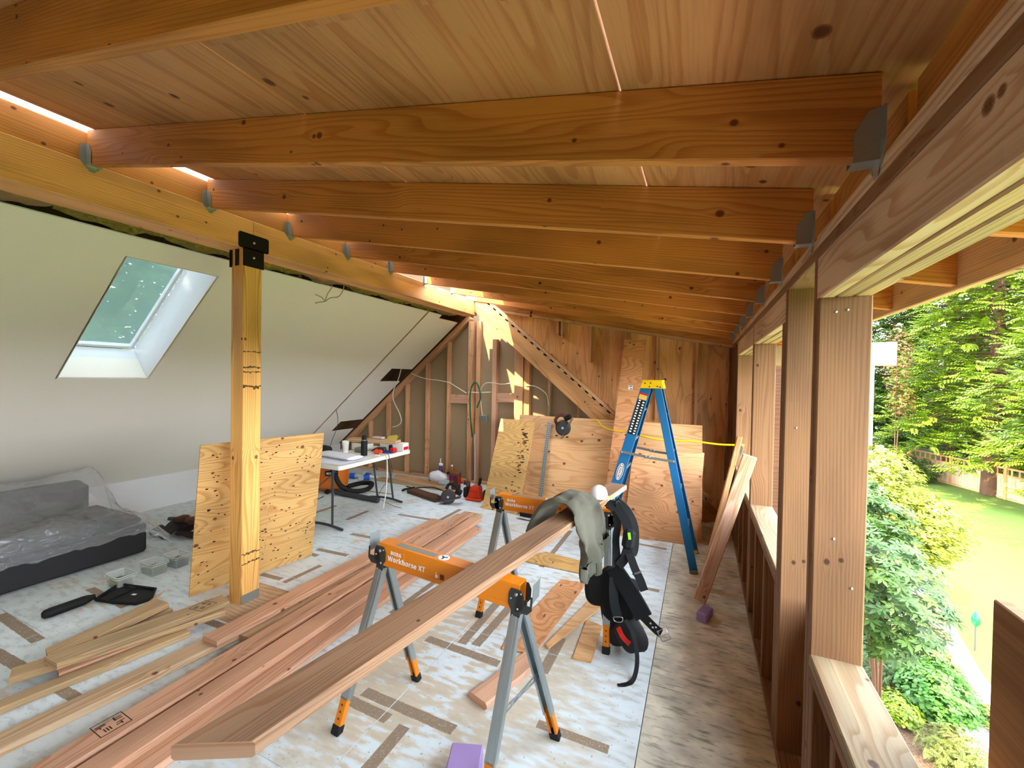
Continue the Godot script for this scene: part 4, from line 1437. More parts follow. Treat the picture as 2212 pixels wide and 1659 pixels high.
func ladder_print(rail: Node3D, a: Vector3, d: Vector3, side: Vector3, n: Vector3) -> void:
	var near := n if n.z > 0 else -n
	var x := d
	var b := Basis(x, near.cross(x).normalized(), near)
	var at := func(t: float, s: float, up: float) -> Vector3: return a + d * t + b.y * s + near * (0.0030 + up)
	var g := Geo.new()
	g.cbox(at.call(1.40, 0.0, 0.0), Vector3(0.34, 0.074, 0.0008), 0, b)
	shape("hazard_label", g, M.black, rail)
	g = Geo.new()
	for i in 13:
		for e in [-1.0, 1.0]:
			g.cbox(at.call(1.25 + i * 0.0255 + e * 0.005, e * 0.019, 0.0008), Vector3(0.013, 0.018, 0.0006), 0, b)
	shape("pictogram_tiles", g, M.white, rail).set_meta("kind", "stuff")
	g = Geo.new()
	g.cbox(at.call(1.605, 0.0, 0.0), Vector3(0.06, 0.074, 0.0008), 0, b)
	shape("warning_label", g, mat(Color(0.90, 0.72, 0.35), 0.6), rail)
	g = Geo.new()
	g.cbox(at.call(1.628, 0.0, 0.0006), Vector3(0.016, 0.074, 0.0008), 0, b)
	shape("warning_stripe", g, M.red, rail)
	for q in [[0.092, 0.036, 0.0, M.black], [0.086, 0.031, 0.0005, M.white], [0.080, 0.026, 0.001, M.black]]:
		var pts := []
		for k in 24:
			pts.append(at.call(0.86 + q[0] * cos(TAU * k / 24), q[1] * sin(TAU * k / 24), q[2]))
		g = Geo.new()
		g.slab(pts, -near * 0.0004)
		shape("oval_badge", g, q[3], rail)
	g = Geo.new()
	var cen := []
	for k in 20:
		cen.append(at.call(0.86 + 0.074 * cos(TAU * k / 20), 0.0185 * sin(TAU * k / 20), 0.0014))
	g.slab(cen, -near * 0.0004)
	shape("oval_badge", g, M.white, rail)
	word("maker_lettering", "WERNER", 0.026, Transform3D(b, at.call(0.86, 0.0, 0.0018)), M.black, rail)


# ---------------------------------------------------------------- folding table and what lies on it
func build_table() -> void:
	var t := thing("folding_table", V(-3.76, 0, 3.93), "white plastic folding table with grey bent legs standing before the back wall studs", "table")
	var rows := PackedVector2Array()
	var cx := -3.76
	var cz := 3.92
	for q in [[1, 1], [-1, 1], [-1, -1], [1, -1]]:
		for k in 5:
			var a := PI / 8 * k + atan2(q[1], q[0]) - PI / 4
			rows.append(Vector2(0.28 * q[0] + 0.04 * cos(a), 0.56 * q[1] + 0.04 * sin(a)))
	var pts := []
	for q in rows:
		pts.append(V(cx + q.x, 0.74, cz + q.y))
	var g := Geo.new()
	g.slab(pts, Vector3(0, -0.045, 0))
	shape("tabletop", g, M.plastic_white, t)
	for z in [3.455, 4.575]:
		var off := -0.09 if z > 4 else 0.0
		for x in [-3.95, -3.68]:
			var p := tube("leg", [V(x + off, 0.70, z - (0.12 if z > 4 else 0.0)), V(x + off, 0.03, z)], 0.0125, M.dark_grey, t, 10)
		var foot := []
		for k in 9:
			var u := k / 8.0
			foot.append(V(lerpf(-4.09, -3.53, u) + off, 0.012 + 0.026 * sin(PI * u), z))
		tube("foot_bar", foot, 0.015, M.dark_grey, t, 8)
		tube("brace", [V(-3.95 + off, 0.40, z), V(-3.8 + off, 0.70, z + (0.35 if z < 4 else -0.4))], 0.007, M.dark_grey, t, 6)
	# papers
	var fn := FastNoiseLite.new()
	fn.seed = 8
	fn.frequency = 0.05
	g = Geo.new()
	var gr := []
	for j in 12:
		var line := []
		for i in 12:
			var u := i / 11.0
			var v := j / 11.0
			line.append(V(-4.05 + 0.60 * u, 0.7425 + 0.012 * absf(fn.get_noise_2d(u * 60, v * 60)), 3.345 + 0.50 * v))
		gr.append(line)
	g.grid(gr)
	tag(shape("drawing_sheets", g, M.paper), "flat sheets of white paper spread over the near end of the table", "paper")
	g = Geo.new()
	gr = []
	for j in 16:
		var ring := []
		var v := j / 15.0
		for i in 14:
			var a := TAU * i / 14
			var r := 0.028 * (1.0 + 0.5 * fn.get_noise_2d(v * 90, i * 9.0))
			ring.append(V(lerpf(-4.02, -3.52, v) + 0.01 * cos(a), 0.774 + r * sin(a) * (1.15 - 0.5 * v), lerpf(3.66, 3.62, v) + cos(a) * (0.09 + 0.02 * v)))
		gr.append(ring)
	g.grid(gr, true, false, true)
	g.poly(gr[0], gr[1][0])
	g.poly(gr[-1], gr[-2][0])
	tag(shape("paper_roll", g, M.paper), "crumpled white roll of drawings lying on the spread sheets", "paper")
	# cup, flask
	var cup := thing("paper_cup", V(-4.0, 0.74, 3.95), "white patterned paper cup at the left edge of the table", "cup")
	g = Geo.new()
	g.lathe([Vector2(0.0001, 0.003), Vector2(0.030, 0.0), Vector2(0.042, 0.138), Vector2(0.045, 0.140), Vector2(0.044, 0.145), Vector2(0.040, 0.14), Vector2(0.029, 0.006)], 18, Transform3D(Basis.IDENTITY, V(-4.0, 0.7405, 3.95)))
	shape("wall", g, M.white, cup)
	g = Geo.new()
	for k in 40:
		var a := k * 2.4
		var y := 0.03 + 0.085 * (k / 40.0)
		var r := 0.0305 + 0.0125 * y / 0.14
		g.cbox(V(-4.0, 0.7405, 3.95) + Vector3(cos(a) * r, y, sin(a) * r), Vector3(0.001, 0.009, 0.007), 0, Basis(Vector3.UP, -a).rotated(Vector3(cos(a), 0, sin(a)), a * 3))
	shape("printed_pattern", g, mat(Color(0.5, 0.55, 0.52), 0.7), cup).set_meta("kind", "stuff")
	var fl := thing("drinks_flask", V(-3.665, 0.74, 3.91), "tall matt black steel drinks flask standing mid-table", "bottle")
	var fx := Transform3D(Basis.IDENTITY, V(-3.665, 0.7405, 3.91))
	g = Geo.new()
	g.lathe([Vector2(0.0001, 0.0), Vector2(0.036, 0.0), Vector2(0.038, 0.004), Vector2(0.038, 0.17), Vector2(0.034, 0.178), Vector2(0.029, 0.182)], 20, fx)
	shape("body", g, M.black, fl)
	g = Geo.new()
	g.lathe([Vector2(0.029, 0.181), Vector2(0.029, 0.19), Vector2(0.0001, 0.19)], 20, fx)
	shape("steel_collar", g, M.steel, fl)
	g = Geo.new()
	g.lathe([Vector2(0.030, 0.19), Vector2(0.030, 0.222), Vector2(0.022, 0.232), Vector2(0.020, 0.24), Vector2(0.0001, 0.24)], 18, fx)
	shape("cap", g, M.black, fl)
	# boxes and the wood block on them
	var bx := thing("carton", V(-3.62, 0.74, 4.42), "white and red carton at the far right corner of the table", "box")
	boxed("body", V(-3.62, 0.79, 4.40), Vector3(0.36, 0.098, 0.12), M.white, bx, 0.003, Basis(Vector3.UP, 0.05))
	boxed("red_panel", V(-3.4395, 0.775, 4.41), Vector3(0.003, 0.04, 0.10), M.red, bx, 0.001, Basis(Vector3.UP, 0.05))
	var c2 := boxed("white_case", V(-3.98, 0.785, 4.22), Vector3(0.22, 0.085, 0.16), M.plastic_white, self, 0.006)
	tag(c2, "low white plastic case under the left end of the wood block", "case")
	var wb := lumber("wood_block", V(-4.17, 0.862, 4.20), V(-3.50, 0.862, 4.33), 0.14, 0.042, Vector3.UP, M.fresh1, self, 0.004)
	tag(wb, "short pale wood block lying across the cases on the table", "wood block")
	tag(boxed("grey_charger", V(-3.87, 0.768, 4.07), Vector3(0.12, 0.055, 0.10), M.grey_metal, self, 0.008), "small grey charger beside the black flask", "charger")
	g = Geo.new()
	g.slab([V(-3.66, 0.884, 4.30), V(-3.52, 0.884, 4.32), V(-3.50, 0.95, 4.36), V(-3.53, 0.925, 4.36), V(-3.55, 0.945, 4.36), V(-3.66, 0.925, 4.34)], V(0, 0.0008, 0.001))
	tag(shape("yellow_paper", g, mat(Color(0.72, 0.66, 0.30), 0.8)), "torn sheet of yellow paper standing on the wood block", "paper")
	g = Geo.new()
	g.cbox(V(-3.80, 0.898, 4.31), Vector3(0.16, 0.022, 0.07), 0.004)
	tag(shape("clear_box", g, mat(Color(0.80, 0.72, 0.72), 0.4)), "flat pinkish box lying on top of the wood block", "box")
	# tools in a heap
	g = Geo.new()
	g.cbox(V(-3.60, 0.765, 4.08), Vector3(0.10, 0.05, 0.055), 0.012, Basis(Vector3.UP, 0.5))
	g.tube([V(-3.66, 0.78, 4.12), V(-3.70, 0.765, 4.17)], 0.012, 8)
	tag(shape("red_tool", g, M.red_orange), "small red hand tool right of the flask on the table", "tool")
	g = Geo.new()
	g.tube(smooth_path([V(-3.74, 0.755, 4.12), V(-3.70, 0.79, 4.16), V(-3.64, 0.785, 4.20), V(-3.58, 0.76, 4.22)], 4), 0.010, 7)
	g.cbox(V(-3.66, 0.775, 4.20), Vector3(0.12, 0.05, 0.06), 0.01, Basis(Vector3.UP, 0.3))
	tag(shape("dark_tool", g, M.galv_dark), "heap of dark metal tool parts under the wood block", "tool")
	g = Geo.new()
	g.cbox(V(-3.53, 0.757, 4.16), Vector3(0.14, 0.022, 0.03), 0.006, Basis(Vector3.UP, 0.25))
	tag(shape("utility_knife", g, mat(Color(0.12, 0.14, 0.45), 0.5)), "blue and black knife at the right edge of the table", "knife")
	tag(boxed("red_battery", V(-3.50, 0.77, 4.24), Vector3(0.07, 0.055, 0.07), M.red, self, 0.01), "red battery pack beside the white and red carton", "battery")
	tag(boxed("black_marker_pot", V(-3.56, 0.785, 4.26), Vector3(0.04, 0.085, 0.04), M.black, self, 0.008), "small upright black holder among the tools on the table", "holder")
	tag(boxed("white_eraser", V(-3.51, 0.7475, 3.96), Vector3(0.06, 0.013, 0.022), M.white, self, 0.004, Basis(Vector3.UP, 0.2)), "small white block at the right edge of the table", "block")
	g = Geo.new()
	g.tube(smooth_path([V(-3.56, 0.75, 4.06), V(-3.47, 0.752, 4.04), V(-3.425, 0.73, 4.03), V(-3.415, 0.55, 4.03), V(-3.43, 0.3, 4.03), V(-3.46, 0.10, 4.02)], 6), 0.006, 7)
	tag(shape("white_cable", g, M.cable), "thick white cable hanging over the table's right edge", "cable")
	g = Geo.new()
	g.tube(smooth_path([V(-3.58, 0.75, 4.1), V(-3.47, 0.753, 4.08), V(-3.43, 0.72, 4.08), V(-3.42, 0.5, 4.12), V(-3.60, 0.30, 4.16), V(-3.68, 0.16, 4.2), V(-3.55, 0.05, 4.3), V(-3.45, 0.02, 4.35)], 6), 0.0028, 6)
	tag(shape("thin_black_cable", g, M.black), "thin black cable looping down beside the white one", "cable")
	g = Geo.new()
	g.blob(V(-4.17, 0.79, 3.75), Vector3(0.10, 0.052, 0.13), fn, 0.25, 14, 8)
	g.tube(smooth_path([V(-4.26, 0.76, 3.70), V(-4.18, 0.83, 3.72), V(-4.10, 0.80, 3.68)], 4), 0.008, 6)
	tag(shape("tool_pouch", g, M.black_cloth), "black cloth pouch lying behind the papers at the table's left edge", "pouch")


# ---------------------------------------------------------------- on the floor along the back
func build_floor_tools() -> void:
	var fn := FastNoiseLite.new()
	fn.seed = 12
	fn.frequency = 0.03
	var v := thing("shop_vacuum", V(-4.93, 0, 4.62), "orange and black drum vacuum cleaner standing behind the table legs", "vacuum cleaner")
	var vx := Transform3D(Basis.IDENTITY, V(-4.93, 0, 4.62))
	var g := Geo.new()
	g.lathe([Vector2(0.0001, 0.05), Vector2(0.19, 0.05), Vector2(0.215, 0.09), Vector2(0.235, 0.22), Vector2(0.225, 0.36), Vector2(0.20, 0.40)], 24, vx)
	shape("drum", g, mat(Color(0.80, 0.42, 0.10), 0.5), v)
	g = Geo.new()
	g.lathe([Vector2(0.215, 0.40), Vector2(0.215, 0.44), Vector2(0.15, 0.50), Vector2(0.0001, 0.51)], 24, vx)
	shape("motor_head", g, M.black, v)
	for k in 4:
		var a := TAU * k / 4 + 0.5
		var w := Geo.new()
		w.tube([V(-4.93 + 0.21 * cos(a) - 0.015, 0.035, 4.62 + 0.21 * sin(a)), V(-4.93 + 0.21 * cos(a) + 0.015, 0.035, 4.62 + 0.21 * sin(a))], 0.035, 12)
		shape("caster", w, M.black, v)
	g = Geo.new()
	var dirv := V(0.70, 0, -0.714)
	var bsl := Basis(dirv.cross(Vector3.UP).normalized() * -1.0, Vector3.UP, dirv)
	g.cbox(vx.origin + dirv * 0.232 + Vector3(0, 0.30, 0), Vector3(0.17, 0.075, 0.012), 0.003, bsl)
	var lab := shape("name_plate", g, M.black, v)
	word("maker_lettering", "RIDGID", 0.036, Transform3D(bsl, vx.origin + dirv * 0.239 + Vector3(0, 0.30, 0)), M.white, lab)
	g = Geo.new()
	var hose := smooth_path([V(-4.76, 0.36, 4.46), V(-4.66, 0.28, 4.42), V(-4.58, 0.14, 4.45), V(-4.46, 0.06, 4.55), V(-4.36, 0.06, 4.72), V(-4.42, 0.10, 4.88), V(-4.6, 0.09, 4.86), V(-4.72, 0.06, 4.72)], 10)
	var rad := []
	for i in hose.size():
		rad.append(0.036 if i % 2 == 0 else 0.031)
	g.tube(hose, rad, 12)
	shape("hose", g, M.black, v)
	g = Geo.new()
	g.tube([V(-4.68, 0.043, 4.457), V(-4.62, 0.042, 4.455), V(-3.90, 0.036, 4.43)], 0.035, 14)
	tag(shape("vacuum_tube", g, M.dark_grey), "straight grey vacuum tube lying on the floor under the table", "tube")
	g = Geo.new()
	g.tube(smooth_path([V(-4.75, 0.01, 4.3), V(-4.7, 0.008, 4.0), V(-4.95, 0.008, 3.9), V(-5.2, 0.008, 4.0)], 5), 0.006, 6)
	tag(shape("power_cord", g, M.black), "black power cord on the floor by the orange vacuum", "cord")
	# water bottles lying beyond the vacuum
	for q in [[-5.32, 5.24, 0.4, "leftmost"], [-5.12, 5.45, -0.2, "rearmost"], [-5.02, 5.22, 0.8, "rightmost"]]:
		var b := thing("water_bottle", V(q[0], 0, q[1]), "%s of the clear water bottles with blue labels lying behind the vacuum" % q[3], "bottle", "water bottles behind the vacuum")
		var bx := Transform3D(Basis(Vector3.UP, q[2]) * Basis(Vector3.FORWARD, PI / 2), V(q[0], 0.046, q[1]))
		g = Geo.new()
		g.lathe([Vector2(0.0001, 0.0), Vector2(0.04, 0.004), Vector2(0.045, 0.02), Vector2(0.043, 0.10), Vector2(0.045, 0.20), Vector2(0.02, 0.26), Vector2(0.015, 0.285)], 14, bx)
		shape("body", g, M.tub, b)
		g = Geo.new()
		g.lathe([Vector2(0.0455, 0.09), Vector2(0.0462, 0.10), Vector2(0.0462, 0.17), Vector2(0.0455, 0.18)], 14, bx)
		shape("label_band", g, mat(Color(0.10, 0.32, 0.70), 0.5), b)
		g = Geo.new()
		g.lathe([Vector2(0.017, 0.285), Vector2(0.017, 0.305), Vector2(0.0001, 0.306)], 12, bx)
		shape("cap", g, M.white, b)
	# lumber along the foot of the wall
	tag(lumber("board", V(-4.75, 0.019, 5.42), V(-3.50, 0.019, 5.40), 0.14, 0.038, Vector3.UP, M.fresh0), "pale board lying flat on the floor along the gable studs", "board")
	tag(lumber("board", V(-4.6, 0.030, 5.66), V(-3.75, 0.030, 5.60), 0.06, 0.06, Vector3.UP, M.stud0), "square timber lying between the pale board and the wall plate", "board")
	g = Geo.new()
	g.blob(V(-3.74, 0.135, 5.60), Vector3(0.16, 0.095, 0.10), fn, 0.5, 22, 14)
	tag(shape("plastic_bag", g, mat(Color(0.88, 0.88, 0.90), 0.35)), "crumpled white plastic bag on the timber by the wall", "bag")
	var sp := thing("spray_bottle", V(-3.83, 0.04, 5.80), "clear spray bottle with purple contents behind the white bag", "bottle")
	g = Geo.new()
	var sx := Transform3D(Basis.IDENTITY, V(-3.83, 0.045, 5.80))
	g.lathe([Vector2(0.0001, 0), Vector2(0.045, 0), Vector2(0.045, 0.12), Vector2(0.02, 0.19), Vector2(0.015, 0.21)], 14, sx)
	shape("body", g, mat(Color(0.28, 0.20, 0.45), 0.3), sp)
	g = Geo.new()
	g.cbox(sx * Vector3(0.01, 0.235, 0), Vector3(0.07, 0.04, 0.03), 0.008)
	g.tube([sx * Vector3(0, 0.21, 0), sx * Vector3(0, 0.33, 0)], 0.008, 8)
	shape("spray_head", g, M.white, sp)
	var bo := thing("juice_bottle", V(-3.60, 0.0, 5.78), "bottle of yellow drink with a white cap beside the spray bottle", "bottle")
	g = Geo.new()
	sx = Transform3D(Basis.IDENTITY, V(-3.60, 0.001, 5.78))
	g.lathe([Vector2(0.0001, 0), Vector2(0.038, 0.0), Vector2(0.04, 0.15), Vector2(0.036, 0.19), Vector2(0.016, 0.25), Vector2(0.015, 0.27)], 14, sx)
	shape("body", g, mat(Color(0.62, 0.45, 0.10), 0.25), bo)
	g = Geo.new()
	g.lathe([Vector2(0.0405, 0.05), Vector2(0.0415, 0.055), Vector2(0.0415, 0.14), Vector2(0.0405, 0.145)], 14, sx)
	shape("label_band", g, mat(Color(0.5, 0.12, 0.4), 0.5), bo)
	g = Geo.new()
	g.lathe([Vector2(0.018, 0.27), Vector2(0.018, 0.295), Vector2(0.0001, 0.296)], 12, sx)
	shape("cap", g, M.white, bo)
	# cordless drill, standing on its battery
	var dr := thing("cordless_drill", V(-3.35, 0, 5.50), "brown and black cordless drill standing on its battery near the wall", "drill")
	boxed("battery", V(-3.35, 0.038, 5.50), Vector3(0.13, 0.075, 0.085), M.brown, dr, 0.012)
	g = Geo.new()
	g.tube([V(-3.35, 0.075, 5.50), V(-3.36, 0.20, 5.50)], [0.026, 0.03], 10)
	shape("grip", g, mat(Color(0.30, 0.18, 0.12), 0.6), dr)
	g = Geo.new()
	g.tube([V(-3.28, 0.235, 5.50), V(-3.32, 0.235, 5.50), V(-3.42, 0.235, 5.50), V(-3.45, 0.235, 5.50)], [0.03, 0.042, 0.042, 0.025], 12)
	shape("motor_body", g, mat(Color(0.45, 0.26, 0.16), 0.6), dr)
	g = Geo.new()
	g.tube([V(-3.45, 0.235, 5.50), V(-3.51, 0.235, 5.50)], [0.024, 0.016], 10)
	shape("chuck", g, M.black, dr)
	var d2 := thing("impact_driver", V(-3.12, 0, 5.42), "second brown cordless driver lying left of the red nailer", "drill")
	boxed("battery", V(-3.10, 0.04, 5.42), Vector3(0.11, 0.078, 0.09), M.brown, d2, 0.012, Basis(Vector3.UP, 0.5))
	g = Geo.new()
	g.tube([V(-3.10, 0.07, 5.44), V(-3.14, 0.12, 5.50), V(-3.20, 0.13, 5.47)], [0.03, 0.04, 0.03], 10)
	shape("motor_body", g, M.brown, d2)
	# red bottle jack and red bottle at the wall
	var jk := thing("bottle_jack", V(-3.36, 0, 5.85), "small red bottle jack standing against the ridge studs", "jack")
	sx = Transform3D(Basis.IDENTITY, V(-3.50, 0.001, 5.82))
	jk.position = sx.origin
	g = Geo.new()
	g.cbox(sx * Vector3(0, 0.012, 0), Vector3(0.12, 0.024, 0.11), 0.005)
	g.lathe([Vector2(0.04, 0.024), Vector2(0.042, 0.03), Vector2(0.042, 0.13), Vector2(0.03, 0.14)], 14, sx)
	shape("body", g, M.red, jk)
	g = Geo.new()
	g.lathe([Vector2(0.022, 0.14), Vector2(0.022, 0.17), Vector2(0.03, 0.175), Vector2(0.03, 0.19), Vector2(0.0001, 0.19)], 12, sx)
	shape("ram", g, M.red, jk)
	tag(boxed("red_wedge", V(-3.62, 0.13, 5.86), Vector3(0.03, 0.26, 0.03), M.red, self, 0.006, Basis(Vector3.BACK, 0.12)), "thin red stick leaning on the stud behind the brown drill", "stick")
	# red nailer facing us with its magazine sides
	var nl := thing("red_power_tool", V(-2.82, 0, 5.17), "bright red power tool with black side grips on the floor by the leaning sheets", "power tool")
	g = Geo.new()
	g.slab([V(-2.93, 0.005, 5.10), V(-2.71, 0.005, 5.10), V(-2.73, 0.07, 5.10), V(-2.765, 0.19, 5.12), V(-2.875, 0.19, 5.12), V(-2.91, 0.07, 5.10)], V(0, 0, 0.11))
	shape("housing", g, M.red_orange, nl)
	boxed("front_ridge", V(-2.82, 0.14, 5.095), Vector3(0.10, 0.02, 0.03), M.red, nl, 0.005)
	boxed("base_rim", V(-2.82, 0.022, 5.09), Vector3(0.235, 0.035, 0.04), M.red_orange, nl, 0.008)
	for s in [-1.0, 1.0]:
		boxed("side_grip", V(-2.82 + s * 0.155, 0.09, 5.16), Vector3(0.05, 0.14, 0.10), M.black, nl, 0.016)
	boxed("handle", V(-2.78, 0.25, 5.20), Vector3(0.035, 0.11, 0.05), M.black, nl, 0.012, Basis(Vector3.BACK, -0.2))
	# corded saw resting on a brown plank
	tag(lumber("board", V(-3.84, 0.03, 5.06), V(-3.22, 0.03, 4.86), 0.15, 0.05, Vector3.UP, M.dark_wood), "dark brown plank on the floor with a corded saw at its end", "board")
	circular_saw(V(-3.04, 0.105, 4.80), Basis(Vector3.UP, 0.35) * Basis(Vector3.BACK, -0.9), "dark corded circular saw lying at the end of the brown plank", 2)
	g = Geo.new()
	g.tube(smooth_path([V(-3.22, 0.09, 5.0), V(-3.40, 0.05, 5.20), V(-3.62, 0.05, 5.28), V(-3.85, 0.02, 5.26), V(-4.02, 0.01, 5.14), V(-3.98, 0.01, 5.04), V(-3.84, 0.065, 5.10), V(-3.90, 0.015, 5.22), V(-4.08, 0.012, 5.26)], 6), 0.0085, 7)
	tag(shape("saw_cord", g, M.black), "coiled black cord of the floor saw behind the brown plank", "cord")


# ---------------------------------------------------------------- left corner: covered sofa, tubs, dustpan
func build_left_corner() -> void:
	var fn := FastNoiseLite.new()
	fn.seed = 21
	fn.frequency = 0.02
	var so := thing("sofa", V(-5.2, 0, 0.9), "dark grey sofa under clear plastic film in the left corner", "sofa")
	boxed("base", V(-5.17, 0.145, 0.75), Vector3(0.88, 0.27, 2.98), M.sofa, so, 0.02)
	boxed("arm", V(-5.17, 0.30, 2.13), Vector3(0.80, 0.10, 0.20), M.sofa, so, 0.04)
	boxed("backrest", V(-5.42, 0.42, 0.72), Vector3(0.20, 0.46, 2.7), M.sofa, so, 0.06)
	for k in 2:
		boxed("seat_cushion", V(-4.98, 0.33, -0.1 + k * 1.33), Vector3(0.52, 0.12, 1.30), mat(Color(0.24, 0.245, 0.26), 0.9), so, 0.04)
	# film: an uneven drape over back, seat and front, its far end hanging to the floor
	var prof := [Vector2(-5.53, 0.45), Vector2(-5.50, 0.66), Vector2(-5.42, 0.70), Vector2(-5.30, 0.66), Vector2(-5.18, 0.50), Vector2(-5.02, 0.44), Vector2(-4.86, 0.42), Vector2(-4.74, 0.41), Vector2(-4.695, 0.36), Vector2(-4.685, 0.30), Vector2(-4.68, 0.25), Vector2(-4.665, 0.205)]
	var rows := []
	var nz := 84
	for j in nz:
		var z := -0.6 + 2.95 * j / (nz - 1)
		var line := []
		var end := smoothstep(2.08, 2.35, z)
		var fine := 56
		for i in fine:
			var u := i / float(fine - 1) * (prof.size() - 1)
			var k := mini(int(u), prof.size() - 2)
			var q: Vector2 = prof[k].lerp(prof[k + 1], u - k)
			var n1 := fn.get_noise_3d(u * 22.0, z * 90.0, 0.0)
			var n2 := 1.0 - absf(fn.get_noise_3d(u * 30.0 + z * 40.0, z * 130.0, 50.0)) * 2.0
			var n3 := 1.0 - absf(fn.get_noise_3d(u * 75.0 - z * 90.0, z * 260.0 + u * 40.0, 90.0)) * 2.0
			var wr := 0.032 * n1 + 0.045 * maxf(0, n2 - 0.5) * (0.4 + u / 11.0) + 0.028 * maxf(0, n3 - 0.45)
			var y := q.y + wr + (0.06 * smoothstep(1.7, 2.1, z) if u < 4 else 0.0)
			if u > 10:
				y += 0.05 * fn.get_noise_2d(z * 120.0, 7.0) + 0.03 * (1.6 - z) * 0.3
			y = lerpf(y, maxf(0.03, 0.34 - (z - 2.1) * 0.9 - 0.12 * absf(u - 7.0) / 7.0 + wr), end)
			line.append(V(q.x + 0.5 * wr + 0.16 * end * smoothstep(6.0, 11.0, u), maxf(y, 0.02), z + 0.05 * end * n1))
		rows.append(line)
	var g := Geo.new()
	g.grid(rows)
	tag(shape("plastic_film", g, M.film), "creased clear plastic sheet draped over the dark grey sofa", "plastic sheet")
	# heap of pouches and scraps beyond the sofa
	var hp := thing("pouch_heap", V(-4.75, 0, 2.68), "heap of dark brown leather tool pouches and scraps past the sofa's end", "tool pouches")
	var hr := RandomNumberGenerator.new()
	hr.seed = 77
	for i in 34:
		var lay := i / 13
		var x := hr.randf_range(-5.12, -4.52) + lay * 0.02
		var z := lerpf(2.50, 3.02, hr.randf()) + (x + 4.8) * 0.1
		var sz := Vector3(hr.randf_range(0.05, 0.12), hr.randf_range(0.014, 0.035), hr.randf_range(0.03, 0.07))
		var bs := Basis(Vector3.UP, hr.randf() * TAU).rotated(Vector3.RIGHT, hr.randf_range(-0.6, 0.6))
		var b := Geo.new()
		b.blob(V(x, 0.045 + lay * 0.085 + hr.randf() * 0.03, z), sz, fn, 0.6, 10, 6, bs, 0.45)
		var kind := i % 7
		shape("yellow_scrap" if kind == 5 and lay == 0 else "pouch", b, M.heap[4] if kind == 5 and lay == 0 else M.heap[i % 4], hp)
	# three open tubs of screws
	var tubs := [[-4.17, 1.80, Color(0.55, 0.52, 0.22), "clear plastic tub of yellowish screws nearest the dustpan"], [-4.195, 2.035, Color(0.56, 0.55, 0.30), "clear plastic tub in the middle of the row of three tubs"], [-4.185, 2.205, Color(0.38, 0.38, 0.38), "clear plastic tub of grey screws, furthest from the dustpan"]]
	for q in tubs:
		var tb := thing("plastic_tub", V(q[0], 0, q[1]), q[3], "tub", "open tubs of screws")
		var tg := Geo.new()
		var outer := func(w: float, d: float, y: float) -> Array:
			var ring := []
			for c in [[1, 1], [-1, 1], [-1, -1], [1, -1]]:
				for k in 4:
					var a := PI / 6 * k + atan2(c[1], c[0]) - PI / 4
					ring.append(V(q[0] + c[0] * (w - 0.018) + 0.018 * cos(a), y, q[1] + c[1] * (d - 0.018) + 0.018 * sin(a)))
			return ring
		tg.grid([outer.call(0.085, 0.055, 0.003), outer.call(0.092, 0.062, 0.06), outer.call(0.097, 0.066, 0.10)], true, false, false)
		tg.poly(outer.call(0.085, 0.055, 0.003), V(q[0], 0.05, q[1]))
		shape("body", tg, M.tub, tb)
		tg = Geo.new()
		var r1: Array = outer.call(0.097, 0.066, 0.098)
		r1.append(r1[0])
		tg.tube(r1, 0.0035, 6, false)
		var r2: Array = outer.call(0.100, 0.069, 0.084)
		r2.append(r2[0])
		tg.tube(r2, 0.0028, 6, false)
		shape("rim", tg, mat(Color(0.80, 0.84, 0.84), 0.3), tb)
		tg = Geo.new()
		var sr := RandomNumberGenerator.new()
		sr.seed = int(q[1] * 100)
		tg.cbox(V(q[0], 0.02, q[1]), Vector3(0.16, 0.03, 0.10), 0.01)
		for k in 160:
			var c := V(q[0] + sr.randf_range(-0.075, 0.075), 0.036 + 0.012 * sr.randf() , q[1] + sr.randf_range(-0.045, 0.045))
			tg.cbox(c, Vector3(0.035, 0.004, 0.004), 0, Basis(Vector3.UP, sr.randf() * TAU).rotated(Vector3.RIGHT, sr.randf_range(-0.5, 0.5)))
		shape("screws", tg, mat(q[2], 0.4, 0.5), tb).set_meta("kind", "stuff")
	# dustpan with a long thick handle
	var dp := thing("dustpan", V(-3.9, 0, 1.65), "black dustpan with a long thick handle lying on the white floor", "dustpan")
	g = Geo.new()
	g.slab([V(-4.035, 0.012, 1.59), V(-4.13, 0.022, 1.77), V(-3.81, 0.016, 1.86), V(-3.69, 0.012, 1.775), V(-3.715, 0.010, 1.69), V(-3.89, 0.010, 1.625)], Vector3(0, -0.008, 0))
	var pan := shape("pan", g, M.black, dp)
	var rim := [V(-4.035, 0.02, 1.59), V(-4.13, 0.034, 1.77), V(-3.81, 0.026, 1.86), V(-3.69, 0.020, 1.775), V(-3.715, 0.016, 1.69), V(-3.89, 0.018, 1.625), V(-4.035, 0.02, 1.59)]
	g = Geo.new()
	g.tube(rim, 0.010, 6)
	g.tube([V(-3.94, 0.016, 1.615), V(-3.97, 0.022, 1.815)], 0.008, 6)
	shape("raised_rim", g, M.black, dp)
	g = Geo.new()
	g.tube([V(-4.055, 0.035, 1.595), V(-4.05, 0.035, 1.56), V(-4.05, 0.033, 1.53), V(-4.05, 0.033, 1.36), V(-4.052, 0.033, 1.33), V(-4.054, 0.033, 1.318)], [0.016, 0.027, 0.032, 0.032, 0.028, 0.016], 14)
	shape("handle", g, M.black, dp)
	g = Geo.new()
	g.cbox(V(-3.88, 0.014, 1.755), Vector3(0.035, 0.0012, 0.018), 0, Basis(Vector3.UP, 0.3))
	shape("white_sticker", g, M.white, pan)


# ---------------------------------------------------------------- sweater, mask, tool belt
func plank_x(z: float) -> float:
	return -0.988 + 0.143 * (z - 0.595)


